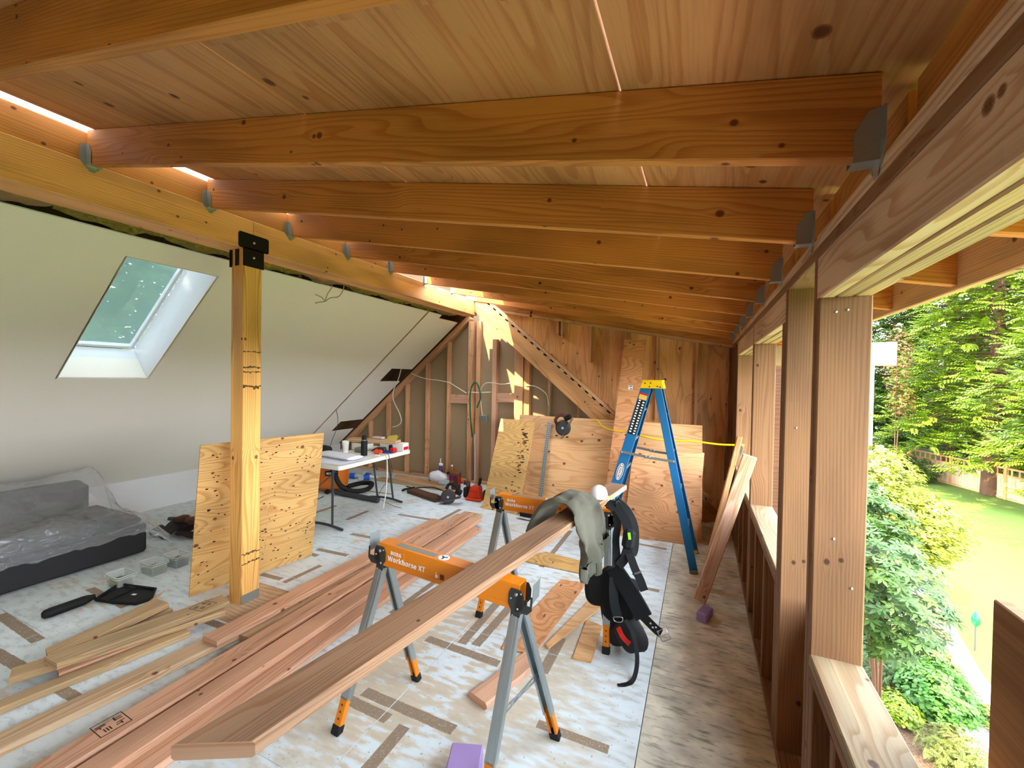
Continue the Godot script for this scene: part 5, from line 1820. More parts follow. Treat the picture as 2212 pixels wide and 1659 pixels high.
func build_tool_belt() -> void:
	build_sweater()
	var mk := thing("dust_mask", V(-0.63, 0.88, 2.92), "white moulded dust mask standing on the plank beyond the sweater", "mask")
	var fn := FastNoiseLite.new()
	fn.seed = 33
	fn.frequency = 0.03
	var g := Geo.new()
	var mx := Transform3D(Basis.IDENTITY, V(-0.632, 0.882, 2.93))
	g.lathe([Vector2(0.068, 0.0), Vector2(0.062, 0.012), Vector2(0.058, 0.04), Vector2(0.047, 0.065), Vector2(0.022, 0.082), Vector2(0.0001, 0.083)], 18, mx)
	shape("cup", g, M.white, mk)
	g = Geo.new()
	g.tube(smooth_path([mx * Vector3(0.06, 0.012, 0.02), mx * Vector3(0.09, 0.012, 0.03), mx * Vector3(0.11, 0.006, 0.01), mx * Vector3(0.09, 0.004, -0.02), mx * Vector3(0.06, 0.012, -0.02)], 5), 0.002, 5)
	shape("elastic", g, mat(Color(0.85, 0.75, 0.25), 0.7), mk)
	# the black tool belt with braces, hung on the cradle of the rear sawhorse
	var t := thing("tool_belt", V(-0.42, 0.0, 2.66), "black tool belt with braces and pouches hanging from the rear sawhorse's right end", "tool belt")
	var bk: StandardMaterial3D = M.black_cloth
	var strap := func(called: String, pts: Array, side: Vector3, w: float, th: float, m: Material) -> MeshInstance3D:
		var s := Geo.new()
		s.ribbon(smooth_path(pts, 5), side, w, th)
		return shape(called, s, m, t)
	var sd := V(0.9, 0, 0.35)
	strap.call("brace_strap", [V(-0.50, 0.90, 2.62), V(-0.487, 0.935, 2.64), V(-0.475, 0.92, 2.68), V(-0.455, 0.80, 2.68), V(-0.462, 0.70, 2.66), V(-0.44, 0.555, 2.64)], sd, 0.042, 0.008, bk)
	strap.call("padded_strap", [V(-0.50, 0.91, 2.60), V(-0.47, 0.945, 2.62), V(-0.44, 0.90, 2.64), V(-0.40, 0.82, 2.66), V(-0.382, 0.72, 2.66), V(-0.40, 0.62, 2.65), V(-0.44, 0.56, 2.63)], sd, 0.055, 0.018, bk)
	strap.call("padded_strap", [V(-0.47, 0.945, 2.68), V(-0.41, 0.88, 2.72), V(-0.365, 0.78, 2.73), V(-0.36, 0.66, 2.72), V(-0.37, 0.62, 2.70)], sd, 0.055, 0.016, mat(Color(0.12, 0.125, 0.13), 0.9))
	g = Geo.new()
	g.cbox(V(-0.375, 0.745, 2.60), Vector3(0.075, 0.125, 0.05), 0.022, Basis(Vector3.UP, 0.25).rotated(Vector3.BACK, -0.12))
	var ph := shape("shoulder_pouch", g, M.black_cloth, t)
	g = Geo.new()
	g.cbox(V(-0.368, 0.775, 2.572), Vector3(0.016, 0.040, 0.004), 0, Basis(Vector3.UP, 0.25).rotated(Vector3.BACK, 0.15))
	shape("green_logo", g, mat(Color(0.55, 0.9, 0.15), 0.5), ph)
	strap.call("web_strap", [V(-0.375, 0.645, 2.64), V(-0.34, 0.57, 2.62), V(-0.305, 0.51, 2.61), V(-0.28, 0.455, 2.60)], sd, 0.048, 0.004, bk)
	var sl := Geo.new()
	sl.cbox(V(-0.325, 0.548, 2.612), Vector3(0.06, 0.012, 0.012), 0.003, Basis(Vector3.BACK, 0.5))
	shape("slider", sl, M.grey_metal, t)
	strap.call("belt_pad", [V(-0.47, 0.53, 2.66), V(-0.41, 0.475, 2.63), V(-0.355, 0.42, 2.60), V(-0.31, 0.365, 2.58), V(-0.275, 0.315, 2.57)], V(0.6, 0.8, 0.1), 0.10, 0.022, bk)
	strap.call("belt", [V(-0.285, 0.325, 2.565), V(-0.235, 0.295, 2.55), V(-0.205, 0.275, 2.545), V(-0.175, 0.262, 2.54)], V(0.6, 0.8, 0.1), 0.05, 0.005, M.black)
	var bu := Geo.new()
	var bc := V(-0.162, 0.258, 2.535)
	var bb := Basis(Vector3.BACK, 0.55)
	bu.tube([bc + bb * Vector3(-0.025, -0.03, 0), bc + bb * Vector3(0.028, -0.03, 0), bc + bb * Vector3(0.028, 0.03, 0), bc + bb * Vector3(-0.025, 0.03, 0), bc + bb * Vector3(-0.025, -0.03, 0)], 0.003, 6)
	bu.tube([bc + bb * Vector3(-0.025, 0, 0.003), bc + bb * Vector3(0.028, 0, 0.004)], 0.0025, 6)
	shape("buckle", bu, M.steel, t)
	for q in [[-0.235, 0.305], [-0.222, 0.285], [-0.205, 0.29], [-0.192, 0.268]]:
		var e := Geo.new()
		e.lathe([Vector2(0.0001, 0.002), Vector2(0.005, 0.0015), Vector2(0.006, 0)], 8, Transform3D(Basis(Vector3.RIGHT, PI / 2), V(q[0], q[1], 2.538)))
		shape("eyelet", e, M.steel, t)
	# pouches
	for q in [["side_pouch", -0.575, 0.345, 2.74, 0.085, 0.095, 0.06, 0.15], ["main_pouch", -0.475, 0.30, 2.74, 0.085, 0.20, 0.07, 0.1], ["main_pouch", -0.395, 0.30, 2.70, 0.065, 0.15, 0.06, -0.15], ["nail_pouch", -0.36, 0.145, 2.66, 0.075, 0.095, 0.07, 0.5], ["nail_pouch", -0.44, 0.10, 2.72, 0.075, 0.075, 0.06, 0.4]]:
		var p := Geo.new()
		p.blob(V(q[1], q[2], q[3]), Vector3(q[4], q[5], q[6]), fn, 0.3, 16, 12, Basis(Vector3.BACK, q[7]), 0.6)
		shape(q[0], p, bk if q[0] != "nail_pouch" else mat(Color(0.14, 0.145, 0.15), 0.8), t)
	strap.call("front_strap", [V(-0.465, 0.48, 2.64), V(-0.46, 0.40, 2.61), V(-0.45, 0.33, 2.60), V(-0.43, 0.265, 2.60)], sd, 0.055, 0.006, mat(Color(0.11, 0.12, 0.13), 0.9))
	var ri := Geo.new()
	ri.tube(smooth_path([V(-0.455, 0.262, 2.59), V(-0.405, 0.272, 2.59), V(-0.400, 0.25, 2.59), V(-0.42, 0.238, 2.59), V(-0.448, 0.24, 2.59), V(-0.455, 0.262, 2.59)], 4), 0.003, 6)
	shape("steel_ring", ri, M.steel, t)
	var rc := Geo.new()
	rc.ribbon(smooth_path([V(-0.425, 0.205, 2.59), V(-0.405, 0.18, 2.575), V(-0.385, 0.155, 2.575), V(-0.355, 0.13, 2.58)], 3), V(0.5, 0.8, 0.2), 0.026, 0.012)
	shape("red_handle", rc, M.red, t)
	var hm := Geo.new()
	hm.tube([V(-0.39, 0.30, 2.70), V(-0.30, 0.185, 2.66), V(-0.282, 0.165, 2.655)], [0.014, 0.017, 0.012], 10)
	shape("hammer_handle", hm, M.dark_grey, t)
	strap.call("loose_strap", [V(-0.385, 0.255, 2.60), V(-0.335, 0.21, 2.56), V(-0.305, 0.13, 2.52), V(-0.30, 0.06, 2.48), V(-0.315, 0.012, 2.44), V(-0.35, 0.006, 2.40), V(-0.385, 0.006, 2.38)], sd, 0.024, 0.004, M.black)


func build_sweater() -> void:
	var fn := FastNoiseLite.new()
	fn.seed = 44
	fn.frequency = 0.02
	var s := thing("sweater", V(-0.70, 0.88, 2.57), "grey knitted sweater draped over the plank by the rear sawhorse", "sweater")
	var prof := [Vector2(-0.225, 0.76), Vector2(-0.195, 0.84), Vector2(-0.14, 0.915), Vector2(-0.06, 0.955), Vector2(0.025, 0.955), Vector2(0.085, 0.92), Vector2(0.11, 0.84), Vector2(0.118, 0.76), Vector2(0.124, 0.68), Vector2(0.128, 0.60)]
	var rows := []
	var n := 44
	var m := 30
	for j in n:
		var u := j / float(n - 1) * (prof.size() - 1)
		var k := mini(int(u), prof.size() - 2)
		var q: Vector2 = prof[k].lerp(prof[k + 1], smoothstep(0, 1, u - k) * 0.3 + (u - k) * 0.7)
		var d: Vector2 = (prof[mini(k + 1, prof.size() - 1)] - prof[k]).normalized()
		var nn := Vector2(-d.y, d.x)
		var hang := smoothstep(5.5, 9.0, u)
		var ring := []
		for i in m:
			var a := TAU * i / m
			var wz := 0.185 - 0.01 * hang + 0.02 * sin(u * 1.3)
			var th := 0.026 + 0.012 * sin(a * 3.0 + u) * (0.4 + hang)
			var sq := 1.0
			var z := 2.575 + cos(a) * wz + 0.02 * sin(u * 0.9)
			var fold := 0.016 * sin(cos(a) * 9.0 + u * 0.6) * (0.3 + hang) + 0.02 * fn.get_noise_3d(cos(a) * 60, u * 30, sin(a) * 20)
			var o := nn * (sin(a) * th + fold)
			ring.append(V(plank_x(z) + q.x + o.x, q.y + o.y, z))
		rows.append(ring)
	var g := Geo.new()
	g.grid(rows, true, false, true, 6.0, 8.0)
	g.poly(rows[0], rows[1][0])
	shape("body", g, M.wool, s)
	# ribbed hem and the cuff of a sleeve
	for h in [[2.49, 0.105, 0.120, 0.61, 0.545, 0.0], [2.67, 0.095, 0.130, 0.70, 0.615, 0.012], [2.55, 0.10, 0.112, 0.56, 0.50, -0.012]]:
		var hr := []
		for j in 7:
			var v := j / 6.0
			var ring := []
			for i in 72:
				var a := TAU * i / 72
				var rib := 1.0 + 0.16 * (1.0 if i % 3 == 0 else -0.3)
				var z: float = h[0] + cos(a) * h[1] * (1.0 + 0.05 * v)
				ring.append(V(plank_x(z) + h[2] + h[5] + sin(a) * 0.024 * rib + 0.012 * sin(cos(a) * 6.0), lerpf(h[3], h[4], v) + 0.02 * sin(cos(a) * 3.0), z))
			hr.append(ring)
		var hg := Geo.new()
		hg.grid(hr, true, false, true, 5.0, 1.0)
		hg.poly(hr[-1], hr[-2][0])
		shape("ribbed_hem", hg, M.wool, s)
	var sl := []
	for j in 10:
		var v := j / 9.0
		var ring := []
		for i in 48:
			var a := TAU * i / 48
			var rib := 1.0 + (0.10 * (1.0 if i % 3 == 0 else -0.3) if v > 0.5 else 0.03 * sin(a * 4))
			ring.append(V(plank_x(2.62) + 0.115 + 0.028 * rib * cos(a) + 0.015 * v, lerpf(0.66, 0.49, v), 2.63 + 0.045 * rib * sin(a) + 0.02 * sin(v * 3.0)))
		sl.append(ring)
	g = Geo.new()
	g.grid(sl, true, false, false, 4.0, 2.0)
	g.poly(sl[-1], sl[-2][0])
	shape("sleeve", g, M.wool, s)


# ---------------------------------------------------------------- cables and small fittings
func build_cables() -> void:
	var cab := func(called: String, pts: Array, r: float, m: Material, label: String, cat: String) -> void:
		var g := Geo.new()
		g.tube(smooth_path(pts, 6), r, 7)
		tag(shape(called, g, m), label, cat)
	cab.call("house_cable", [V(-4.54, 1.75, 5.94), V(-4.37, 1.69, 5.935), V(-4.18, 1.65, 5.94), V(-4.00, 1.64, 5.935), V(-3.81, 1.615, 5.93), V(-3.76, 1.60, 5.935), V(-3.60, 1.52, 5.935), V(-3.44, 1.44, 5.93)], 0.007, M.cable, "white cable sagging across the gable studs left of the ridge studs", "cable")
	cab.call("house_cable", [V(-3.15, 1.08, 5.94), V(-3.19, 1.45, 5.93), V(-3.12, 1.59, 5.92), V(-3.01, 1.62, 5.92), V(-2.81, 1.60, 5.93), V(-2.61, 1.63, 5.92)], 0.006, M.cable, "white cable rising from the metal box and running right to the wide stud", "cable")
	cab.call("house_cable", [V(-2.42, 1.60, 5.93), V(-2.27, 1.58, 5.93), V(-2.16, 1.53, 5.93), V(-2.08, 1.45, 5.94), V(-2.05, 1.30, 5.94)], 0.006, M.cable, "white cable curving down to the stud right of the wide stud", "cable")
	cab.call("house_cable", [V(-3.40, 1.46, 5.92), V(-3.21, 1.46, 5.91), V(-3.00, 1.47, 5.93)], 0.007, M.cable, "short white cable passing behind the green hose loop", "cable")
	cab.call("hanging_cable", [V(-4.50, 1.83, 5.62), V(-4.60, 1.66, 5.68), V(-4.72, 1.45, 5.70), V(-4.72, 1.30, 5.70), V(-4.66, 1.19, 5.70), V(-4.58, 1.06, 5.70), V(-4.55, 0.94, 5.70), V(-4.62, 0.87, 5.70), V(-4.73, 0.84, 5.70)], 0.007, M.cable, "white cable dangling free from the upper cut-out in the slope", "cable")
	cab.call("grey_cable", [V(-5.26, 1.15, 4.99), V(-5.22, 0.98, 4.99), V(-5.22, 0.82, 4.95), V(-5.30, 0.66, 4.95), V(-5.35, 0.49, 4.95), V(-5.3, 0.25, 4.95)], 0.004, M.dark_grey, "thin dark cable hanging from the slot in the white slope", "cable")
	cab.call("cut_wire", [V(-3.42, 2.70, 3.15), V(-3.42, 2.59, 3.17), V(-3.40, 2.50, 3.10), V(-3.39, 2.43, 3.06), V(-3.38, 2.45, 3.01), V(-3.37, 2.46, 2.93)], 0.005, mat(Color(0.62, 0.58, 0.46), 0.6), "bent cut wire hanging below the beam, nearer of two", "wire")
	cab.call("cut_wire", [V(-3.42, 2.70, 3.33), V(-3.42, 2.59, 3.32), V(-3.40, 2.50, 3.24), V(-3.40, 2.47, 3.14), V(-3.39, 2.42, 3.06), V(-3.38, 2.40, 2.99), V(-3.37, 2.38, 2.93)], 0.005, mat(Color(0.58, 0.54, 0.44), 0.6), "bent cut wire hanging below the beam, farther of two", "wire")
	cab.call("green_hose", [V(-3.29, 0.75, 5.87), V(-3.32, 1.08, 5.86), V(-3.335, 1.41, 5.86), V(-3.29, 1.57, 5.85), V(-3.23, 1.62, 5.85), V(-3.17, 1.53, 5.85), V(-3.15, 1.38, 5.86), V(-3.19, 1.27, 5.86), V(-3.21, 1.22, 5.86)], 0.013, M.green, "loop of green hose hanging on the ridge studs", "hose")
	cab.call("conduit", [V(-3.235, 0.80, 5.86), V(-3.215, 0.05, 5.86)], 0.022, mat(Color(0.75, 0.70, 0.66), 0.5), "pale conduit pipe running down the ridge studs to the floor", "pipe")
	var eb := thing("junction_box", V(-3.11, 1.0, 5.90), "square grey metal junction box right of the ridge studs", "junction box")
	boxed("body", V(-3.11, 1.055, 5.92), Vector3(0.12, 0.10, 0.05), M.galv, eb, 0.004)
	boxed("cover", V(-3.11, 1.055, 5.893), Vector3(0.105, 0.085, 0.004), M.grey_metal, eb, 0.002)
	cab.call("extension_cord", [V(-1.26, 1.17, 5.38), V(-1.18, 1.175, 5.33), V(-1.08, 1.12, 5.18), V(-0.92, 1.09, 5.10), V(-0.78, 1.09, 5.08), V(-0.60, 1.07, 4.98), V(-0.38, 1.04, 4.98), V(-0.05, 1.045, 5.0), V(0.20, 1.03, 5.02), V(0.42, 1.05, 4.96)], 0.010, M.yellow, "yellow extension cord strung across the back of the room to the window wall", "cord")
	cab.call("extension_cord", [V(0.62, 0.62, 4.0), V(0.66, 0.40, 3.9), V(0.72, 0.0, 3.7), V(0.75, -0.6, 3.6), V(0.8, -2.75, 3.6)], 0.010, M.yellow, "yellow cord dropping outside the second window opening", "cord")
	# slotted vent strip and remnant of the old roof slope on the right
	var o := thing("old_roof_edge", V(-1.4, 0, 5.6), "old roof rafter with a slotted vent strip running diagonally down the back wall", "rafter")
	var a := V(-3.26, 2.824, 5.47)
	var b := V(0.17, -0.078 + 0.02, 5.47)
	var d := (b - a).normalized()
	var n := V(0.6459, 0.7634, 0)
	lumber("rafter", a + n * 0.115, b + n * 0.115 - d * 0.06, 0.04, 0.21, n, M.old_wood, o, 0.003, Vector2(0.0, 0), Vector2(0.8, 0))
	lumber("deck_edge", a + n * 0.262, b + n * 0.262 - d * 0.25, 0.05, 0.04, n, M.stud1, o, 0.003)
	var len := (b - a).length()
	for i in 33:
		var p := a + n * 0.229 + d * (0.28 + i * 0.127)
		if (p - a).length() > len - 0.35:
			break
		lumber("vent_tab", p, p + d * 0.068, 0.044, 0.018, n, M.fresh1, o, 0.001)
	lumber("vent_slot_shade", a + n * 0.229 + V(0, 0, 0.016), b + n * 0.229 - d * 0.3 + V(0, 0, 0.016), 0.004, 0.018, n, mat(Color(0.05, 0.03, 0.03), 0.9), o, 0.001)  # near-black strip standing in for the shade inside the slots
	# bits in the bay by the window wall
	var g := Geo.new()
	g.slab([V(0.36, 1.10, 4.85), V(0.36, 1.115, 4.30), V(0.36, 0.96, 4.62)], V(0.003, 0, 0))
	tag(shape("hanging_paper", g, M.white), "white triangular scrap hanging under the yellow cord in the far window", "paper")


# ---------------------------------------------------------------- the garden below the windows
const G := -2.8


func leaf_mesh(kind: String) -> ArrayMesh:
	var g := Geo.new()
	var leaf := func(a: Vector3, d: Vector3, side: Vector3, l: float, w: float, droop: float) -> void:
		var m := a + d * l * 0.5 + Vector3.DOWN * droop * 0.25
		var t := a + d * l + Vector3.DOWN * droop
		g.poly([a, m - side * w, t, m + side * w], a + Vector3.DOWN)
	if kind == "frond":   # a drooping flat spray of small leaflets
		for k in 6:
			var a := Vector3(k * 0.16, -0.05 * k * k * 0.16, 0)
			for s in [-1.0, 1.0]:
				leaf.call(a, Vector3(0.75, -0.05, s * 0.65).normalized(), Vector3(-0.6 * s, 0, 0.7), 0.30 - 0.02 * k, 0.055, 0.14)
		leaf.call(Vector3(0.9, -0.25, 0), Vector3(0.9, -0.3, 0), Vector3(0, 0, 1), 0.25, 0.05, 0.05)
	elif kind == "whorl":  # long leathery leaves in a rosette
		for k in 8:
			var an := TAU * k / 8
			var d := Vector3(cos(an), 0.25 - 0.3 * (k % 2), sin(an)).normalized()
			leaf.call(Vector3.ZERO, d, Vector3(-sin(an), 0.1, cos(an)), 1.0, 0.17, 0.18)
	else:                  # a few broad leaves on a twig
		for k in 4:
			var an := k * 2.3
			var d := Vector3(cos(an), 0.2, sin(an)).normalized()
			leaf.call(Vector3(0, 0.12 * k, 0), d, Vector3(-sin(an), 0.15, cos(an)), 0.75, 0.28, 0.2)
	return g.mesh()


func leaf_mat(color: Color) -> StandardMaterial3D:
	var m := mat(color, 0.55)
	m.vertex_color_use_as_albedo = true
	m.backlight_enabled = true
	m.backlight = Color(0.5, 0.5, 0.18)
	return m


func foliage(xfs: Array, mesh: Mesh, m: Material, parent: Node3D, vary: float, r: RandomNumberGenerator) -> void:
	var mm := MultiMesh.new()
	mm.transform_format = MultiMesh.TRANSFORM_3D
	mm.use_colors = true
	mm.mesh = mesh
	mm.instance_count = xfs.size()
	var inv := world_of(parent).affine_inverse()
	for i in xfs.size():
		mm.set_instance_transform(i, inv * xfs[i])
		var b := r.randf_range(1.0 - vary, 1.0)
		mm.set_instance_color(i, Color(b * r.randf_range(0.85, 1.0), b, b * r.randf_range(0.7, 1.0)))
	var o := MultiMeshInstance3D.new()
	o.multimesh = mm
	o.material_override = m
	o.name = numbered("foliage", parent)
	parent.add_child(o, true)
	o.set_meta("kind", "stuff")


func conifer(base: Vector3, h: float, reach: float, low: float, boughs: int, size: float, m: Material, seed_: int, label: String, group := "") -> void:
	var t := thing("conifer_tree", base, label, "tree", group)
	var r := RandomNumberGenerator.new()
	r.seed = seed_
	var g := Geo.new()
	g.tube([base, base + Vector3(0.1, h * 0.5, 0), base + Vector3(0, h, 0)], [h * 0.022, h * 0.014, 0.02], 9)
	shape("trunk", g, M.dark_wood, t)
	var xfs := []
	var bg := Geo.new()
	for i in boughs:
		var f := (i + r.randf()) / boughs
		var y := low + (h - low) * f
		var len := reach * (1.0 - pow(f, 1.4) * 0.9) * r.randf_range(0.75, 1.1)
		var an := i * 2.39996 + r.randf_range(-0.3, 0.3)
		var d := Vector3(cos(an), 0, sin(an))
		var pts := []
		for k in 6:
			var u := k / 5.0
			pts.append(base + Vector3(0, y + 0.18 * len * u - 0.5 * len * u * u, 0) + d * len * u)
		bg.tube(pts, [0.05, 0.04, 0.03, 0.02, 0.015, 0.008], 5, false)
		var count := int(len / size * 11.0)
		for k in count:
			var u := sqrt(r.randf_range(0.04, 1.0))
			var c := base + Vector3(0, y + 0.18 * len * u - 0.5 * len * u * u, 0) + d * len * u
			var side := r.randf_range(-1, 1)
			var a2 := an + side * 1.2
			c += Vector3(cos(an + PI / 2), 0, sin(an + PI / 2)) * side * len * 0.16 * (1.2 - u)
			var bs := Basis(Vector3.UP, -a2).rotated(Vector3(cos(a2 + PI / 2), 0, sin(a2 + PI / 2)), r.randf_range(-0.1, 0.9))
			xfs.append(Transform3D(bs.scaled(Vector3.ONE * size * r.randf_range(0.6, 1.2)), c))
	shape("boughs", bg, M.dark_wood, t).set_meta("kind", "stuff")
	foliage(xfs, leaf_mesh("frond"), m, t, 0.5, r)


# A rounded crown of leaves about several centres, on a few stems.
func bush(called: String, base: Vector3, lobes: Array, count: int, kind: String, size: float, m: Material, seed_: int, label: String, cat := "shrub", group := "") -> void:
	var t := thing(called, base, label, cat, group)
	var r := RandomNumberGenerator.new()
	r.seed = seed_
	var xfs := []
	var total := 0.0
	for q in lobes:
		total += q[1].x * q[1].y
	for q in lobes:
		var c: Vector3 = base + q[0]
		var g := Geo.new()
		g.tube(smooth_path([base + Vector3(q[0].x * 0.1, -0.02, q[0].z * 0.1), base + Vector3(q[0].x * 0.4, q[0].y * 0.5, q[0].z * 0.4), c], 3), 0.018, 5)
		shape("stem", g, M.dark_wood, t)
		for i in int(count * q[1].x * q[1].y / total):
			var d := Vector3(r.randfn(), r.randfn(), r.randfn()).normalized()
			var rad := pow(r.randf(), 0.35)
			var p: Vector3 = c + d * rad * q[1]
			if p.y < base.y + 0.02:
				continue
			var bs := Basis(Vector3.UP, r.randf() * TAU).rotated(Vector3(d.z, 0, -d.x).normalized() if absf(d.y) < 0.98 else Vector3.RIGHT, r.randf_range(0.0, 0.9))
			xfs.append(Transform3D(bs.scaled(Vector3.ONE * size * r.randf_range(0.6, 1.15)), p))
	foliage(xfs, leaf_mesh(kind), m, t, 0.55, r)


func build_garden() -> void:
	var g := Geo.new()
	g.cbox(V(20, G - 0.06, 22), Vector3(70, 0.1, 70), 0)
	g.uvs = Vector2.ONE
	var lawn := bare(shape("lawn", g, M.lawn))
	var pts := []
	g = Geo.new()
	for q in [[0.5, -3.0], [3.3, -3.0], [3.2, 3.0], [3.0, 6.0], [3.3, 9.0], [3.9, 12.0], [4.6, 16.0], [0.5, 16.0]]:
		pts.append(V(q[0], G + 0.01, q[1]))
	g.slab(pts, Vector3(0, -0.06, 0))
	bare(shape("soil_bed", g, M.soil))
	pts = []
	g = Geo.new()
	for q in [[3.3, -3.0], [4.1, -3.0], [3.95, 3.0], [3.8, 6.0], [4.1, 9.0], [4.7, 12.0], [5.4, 16.0], [4.6, 16.0], [3.9, 12.0], [3.3, 9.0], [3.0, 6.0], [3.2, 3.0]]:
		pts.append(V(q[0], G + 0.016, q[1]))
	g.slab(pts, Vector3(0, -0.06, 0))
	bare(shape("garden_path", g, mat(Color(0.80, 0.78, 0.74), 0.9)))
	# own house wall under the window wall
	boxed("wall_outside", V(0.49, -1.5, 1.8), Vector3(0.03, 2.6, 9.0), M.ply_tan, root_right, 0.001)
	tag(boxed("wall_board", V(0.635, -0.2, 0.0), Vector3(0.03, 2.83, 2.66), M.wall_ply_brown), "dark brown board fixed upright outside the nearest window opening", "board")
	tag(lumber("scaffold_board", V(0.52, 1.93, 4.25), V(1.31, 1.925, 4.0), 0.175, 0.038, V(-0.25, 0, 1), M.fresh2), "pale board end sticking out past the window wall against the trees", "board")
	# fence with a row of square openings along its top
	var f := thing("garden_fence", V(10.6, G, 24.0), "long weathered wooden fence with a lattice top at the end of the lawn", "fence")
	var d := V(0.301, 0, -0.954)
	var a := V(9.0, G, 25.6 + 4.65)
	var k := 0
	while k < 118:
		var p: Vector3 = a + d * (k * 0.15)
		lumber("fence_board", p, p + Vector3(0, 0.93, 0), 0.142, 0.02, d.cross(Vector3.UP), M["grey%d" % (k % 3)], f, 0.003)
		k += 1
	for j in 8:
		var p: Vector3 = a + d * (j * 2.4)
		lumber("fence_post", p, p + Vector3(0, 1.30, 0), 0.1, 0.1, d, M.old_wood, f)
	for y in [0.95, 1.24, 0.06]:
		lumber("fence_rail", a + Vector3(0, y, 0), a + d * 17.6 + Vector3(0, y, 0), 0.06, 0.07, Vector3.UP, M.old_wood, f)
	for j in 62:
		var p: Vector3 = a + d * (j * 0.285)
		lumber("lattice_bar", p + Vector3(0, 0.97, 0), p + Vector3(0, 1.22, 0), 0.06, 0.03, d.cross(Vector3.UP), M.old_wood, f, 0.002)
	# neighbour's white house
	var hs := thing("white_house", V(4.2, G, 27.0), "white clapboard house wall glimpsed between the window studs", "house")
	g = Geo.new()
	g.slab([V(1.5, G, 26), V(7.68, G, 26), V(7.68, 3.0, 26), V(7.35, 3.6, 26), V(4.6, 7.0, 26), V(1.5, 3.2, 26)], V(0, 0, 6))
	shape("wall", g, M.white_siding, hs)
	for j in 26:
		boxed("clapboard", V(4.6, G + 0.12 + j * 0.22, 25.985), Vector3(6.16, 0.215, 0.02), M.white_siding, hs, 0.004, Basis(Vector3.RIGHT, 0.03))
	for q in [[3.75, -0.9], [6.3, -0.9]]:
		var w := boxed("window", V(q[0], q[1], 25.95), Vector3(1.0, 1.3, 0.08), M.white, hs, 0.01)
		for j in 9:
			boxed("blind_slat", V(q[0], q[1] - 0.52 + j * 0.13, 25.90), Vector3(0.86, 0.06, 0.01), M.grey_slat, w, 0)
	for s in [-1.0, 1.0]:
		g = Geo.new()
		var x1 := 1.2 if s < 0 else 8.0
		g.slab([V(4.6, 7.1, 25.7), V(x1, 2.95, 25.7), V(x1, 2.95, 32.2), V(4.6, 7.1, 32.2)], Vector3(0, 0.12, 0))
		shape("roof", g, M.dark_grey, hs)
	# trees
	var lime := leaf_mat(Color(0.66, 0.70, 0.20))
	var mid := leaf_mat(Color(0.48, 0.56, 0.15))
	var deep := leaf_mat(Color(0.26, 0.36, 0.10))
	var gt := "conifers beyond the lawn"
	conifer(V(11.0, G, 24.0), 14, 3.6, 2.0, 160, 0.62, mid, 101, "light green conifer behind the lawn, just right of the reddish tree", gt)
	conifer(V(14.6, G, 21.2), 15, 4.2, 1.6, 160, 0.62, lime, 102, "tall yellow-green conifer at the right edge with branches over the fence", gt)
	conifer(V(13.2, G, 33.0), 17, 5.5, 1.9, 130, 0.95, deep, 103, "dark conifer behind the fence between the two lighter ones", gt)
	conifer(V(20.5, G, 30.0), 18, 6.0, 0.5, 130, 1.0, mid, 104, "conifer furthest right behind the fence", gt)
	conifer(V(10.8, G, 41.0), 18, 6.0, 1.5, 130, 1.0, deep, 105, "dark conifer behind the fence near the white house", gt)
	conifer(V(18.0, G, 41.0), 20, 6.5, 0.5, 130, 1.1, deep, 107, "tall dark conifer in the last row behind the others", gt)
	conifer(V(9.3, G, 14.9), 12, 2.7, 3.0, 110, 0.5, mid, 106, "nearest conifer, its drooping branches entering the view at the right", gt)
	bush("red_maple", V(7.55, G, 23.0), [[Vector3(0, 5.6, 0), Vector3(0.6, 1.5, 0.8)], [Vector3(0.1, 3.8, 0.2), Vector3(0.5, 0.8, 0.6)]], 900, "twig", 0.11, leaf_mat(Color(0.50, 0.34, 0.20)), 111, "slim reddish-leaved tree beside the white house", "tree")
	bush("green_shrub", V(8.2, G, 26.2), [[Vector3(0, 0.9, 0), Vector3(1.2, 0.9, 1.0)], [Vector3(1.2, 0.5, 0.4), Vector3(0.8, 0.6, 0.8)]], 1500, "twig", 0.16, deep, 112, "dark low shrub at the foot of the fence's left end")
	bush("yellow_shrub", V(3.85, G, 11.6), [[Vector3(-0.3, 2.2, 0), Vector3(0.8, 0.95, 0.8)], [Vector3(0.45, 1.5, 0.2), Vector3(0.72, 0.75, 0.8)], [Vector3(-0.2, 0.9, 0.3), Vector3(0.8, 0.6, 0.7)]], 3600, "twig", 0.12, leaf_mat(Color(0.62, 0.62, 0.20)), 113, "sunlit yellow-green shrub at the near edge of the lawn")
	bush("rhododendron", V(2.35, G, 7.4), [[Vector3(-0.25, 2.65, 0.2), Vector3(0.5, 0.5, 0.6)], [Vector3(0.05, 2.15, -0.1), Vector3(0.42, 0.40, 0.5)], [Vector3(-0.3, 1.85, -0.2), Vector3(0.4, 0.35, 0.5)], [Vector3(-0.45, 2.95, 0.3), Vector3(0.35, 0.4, 0.4)], [Vector3(-0.5, 2.3, 1.6), Vector3(0.5, 0.7, 0.8)]], 1700, "whorl", 0.105, leaf_mat(Color(0.25, 0.36, 0.15)), 114, "rhododendron with long leathery leaves right outside the window")
	bush("rhododendron", V(2.6, G, 12.6), [[Vector3(-0.2, 2.4, 0.0), Vector3(0.7, 0.9, 1.2)], [Vector3(-0.2, 1.2, 0.0), Vector3(0.7, 0.9, 1.2)]], 900, "whorl", 0.15, leaf_mat(Color(0.22, 0.34, 0.15)), 115, "dark leathery shrub seen through the gap between the window studs")
	var gl := "low bed plants under the window"
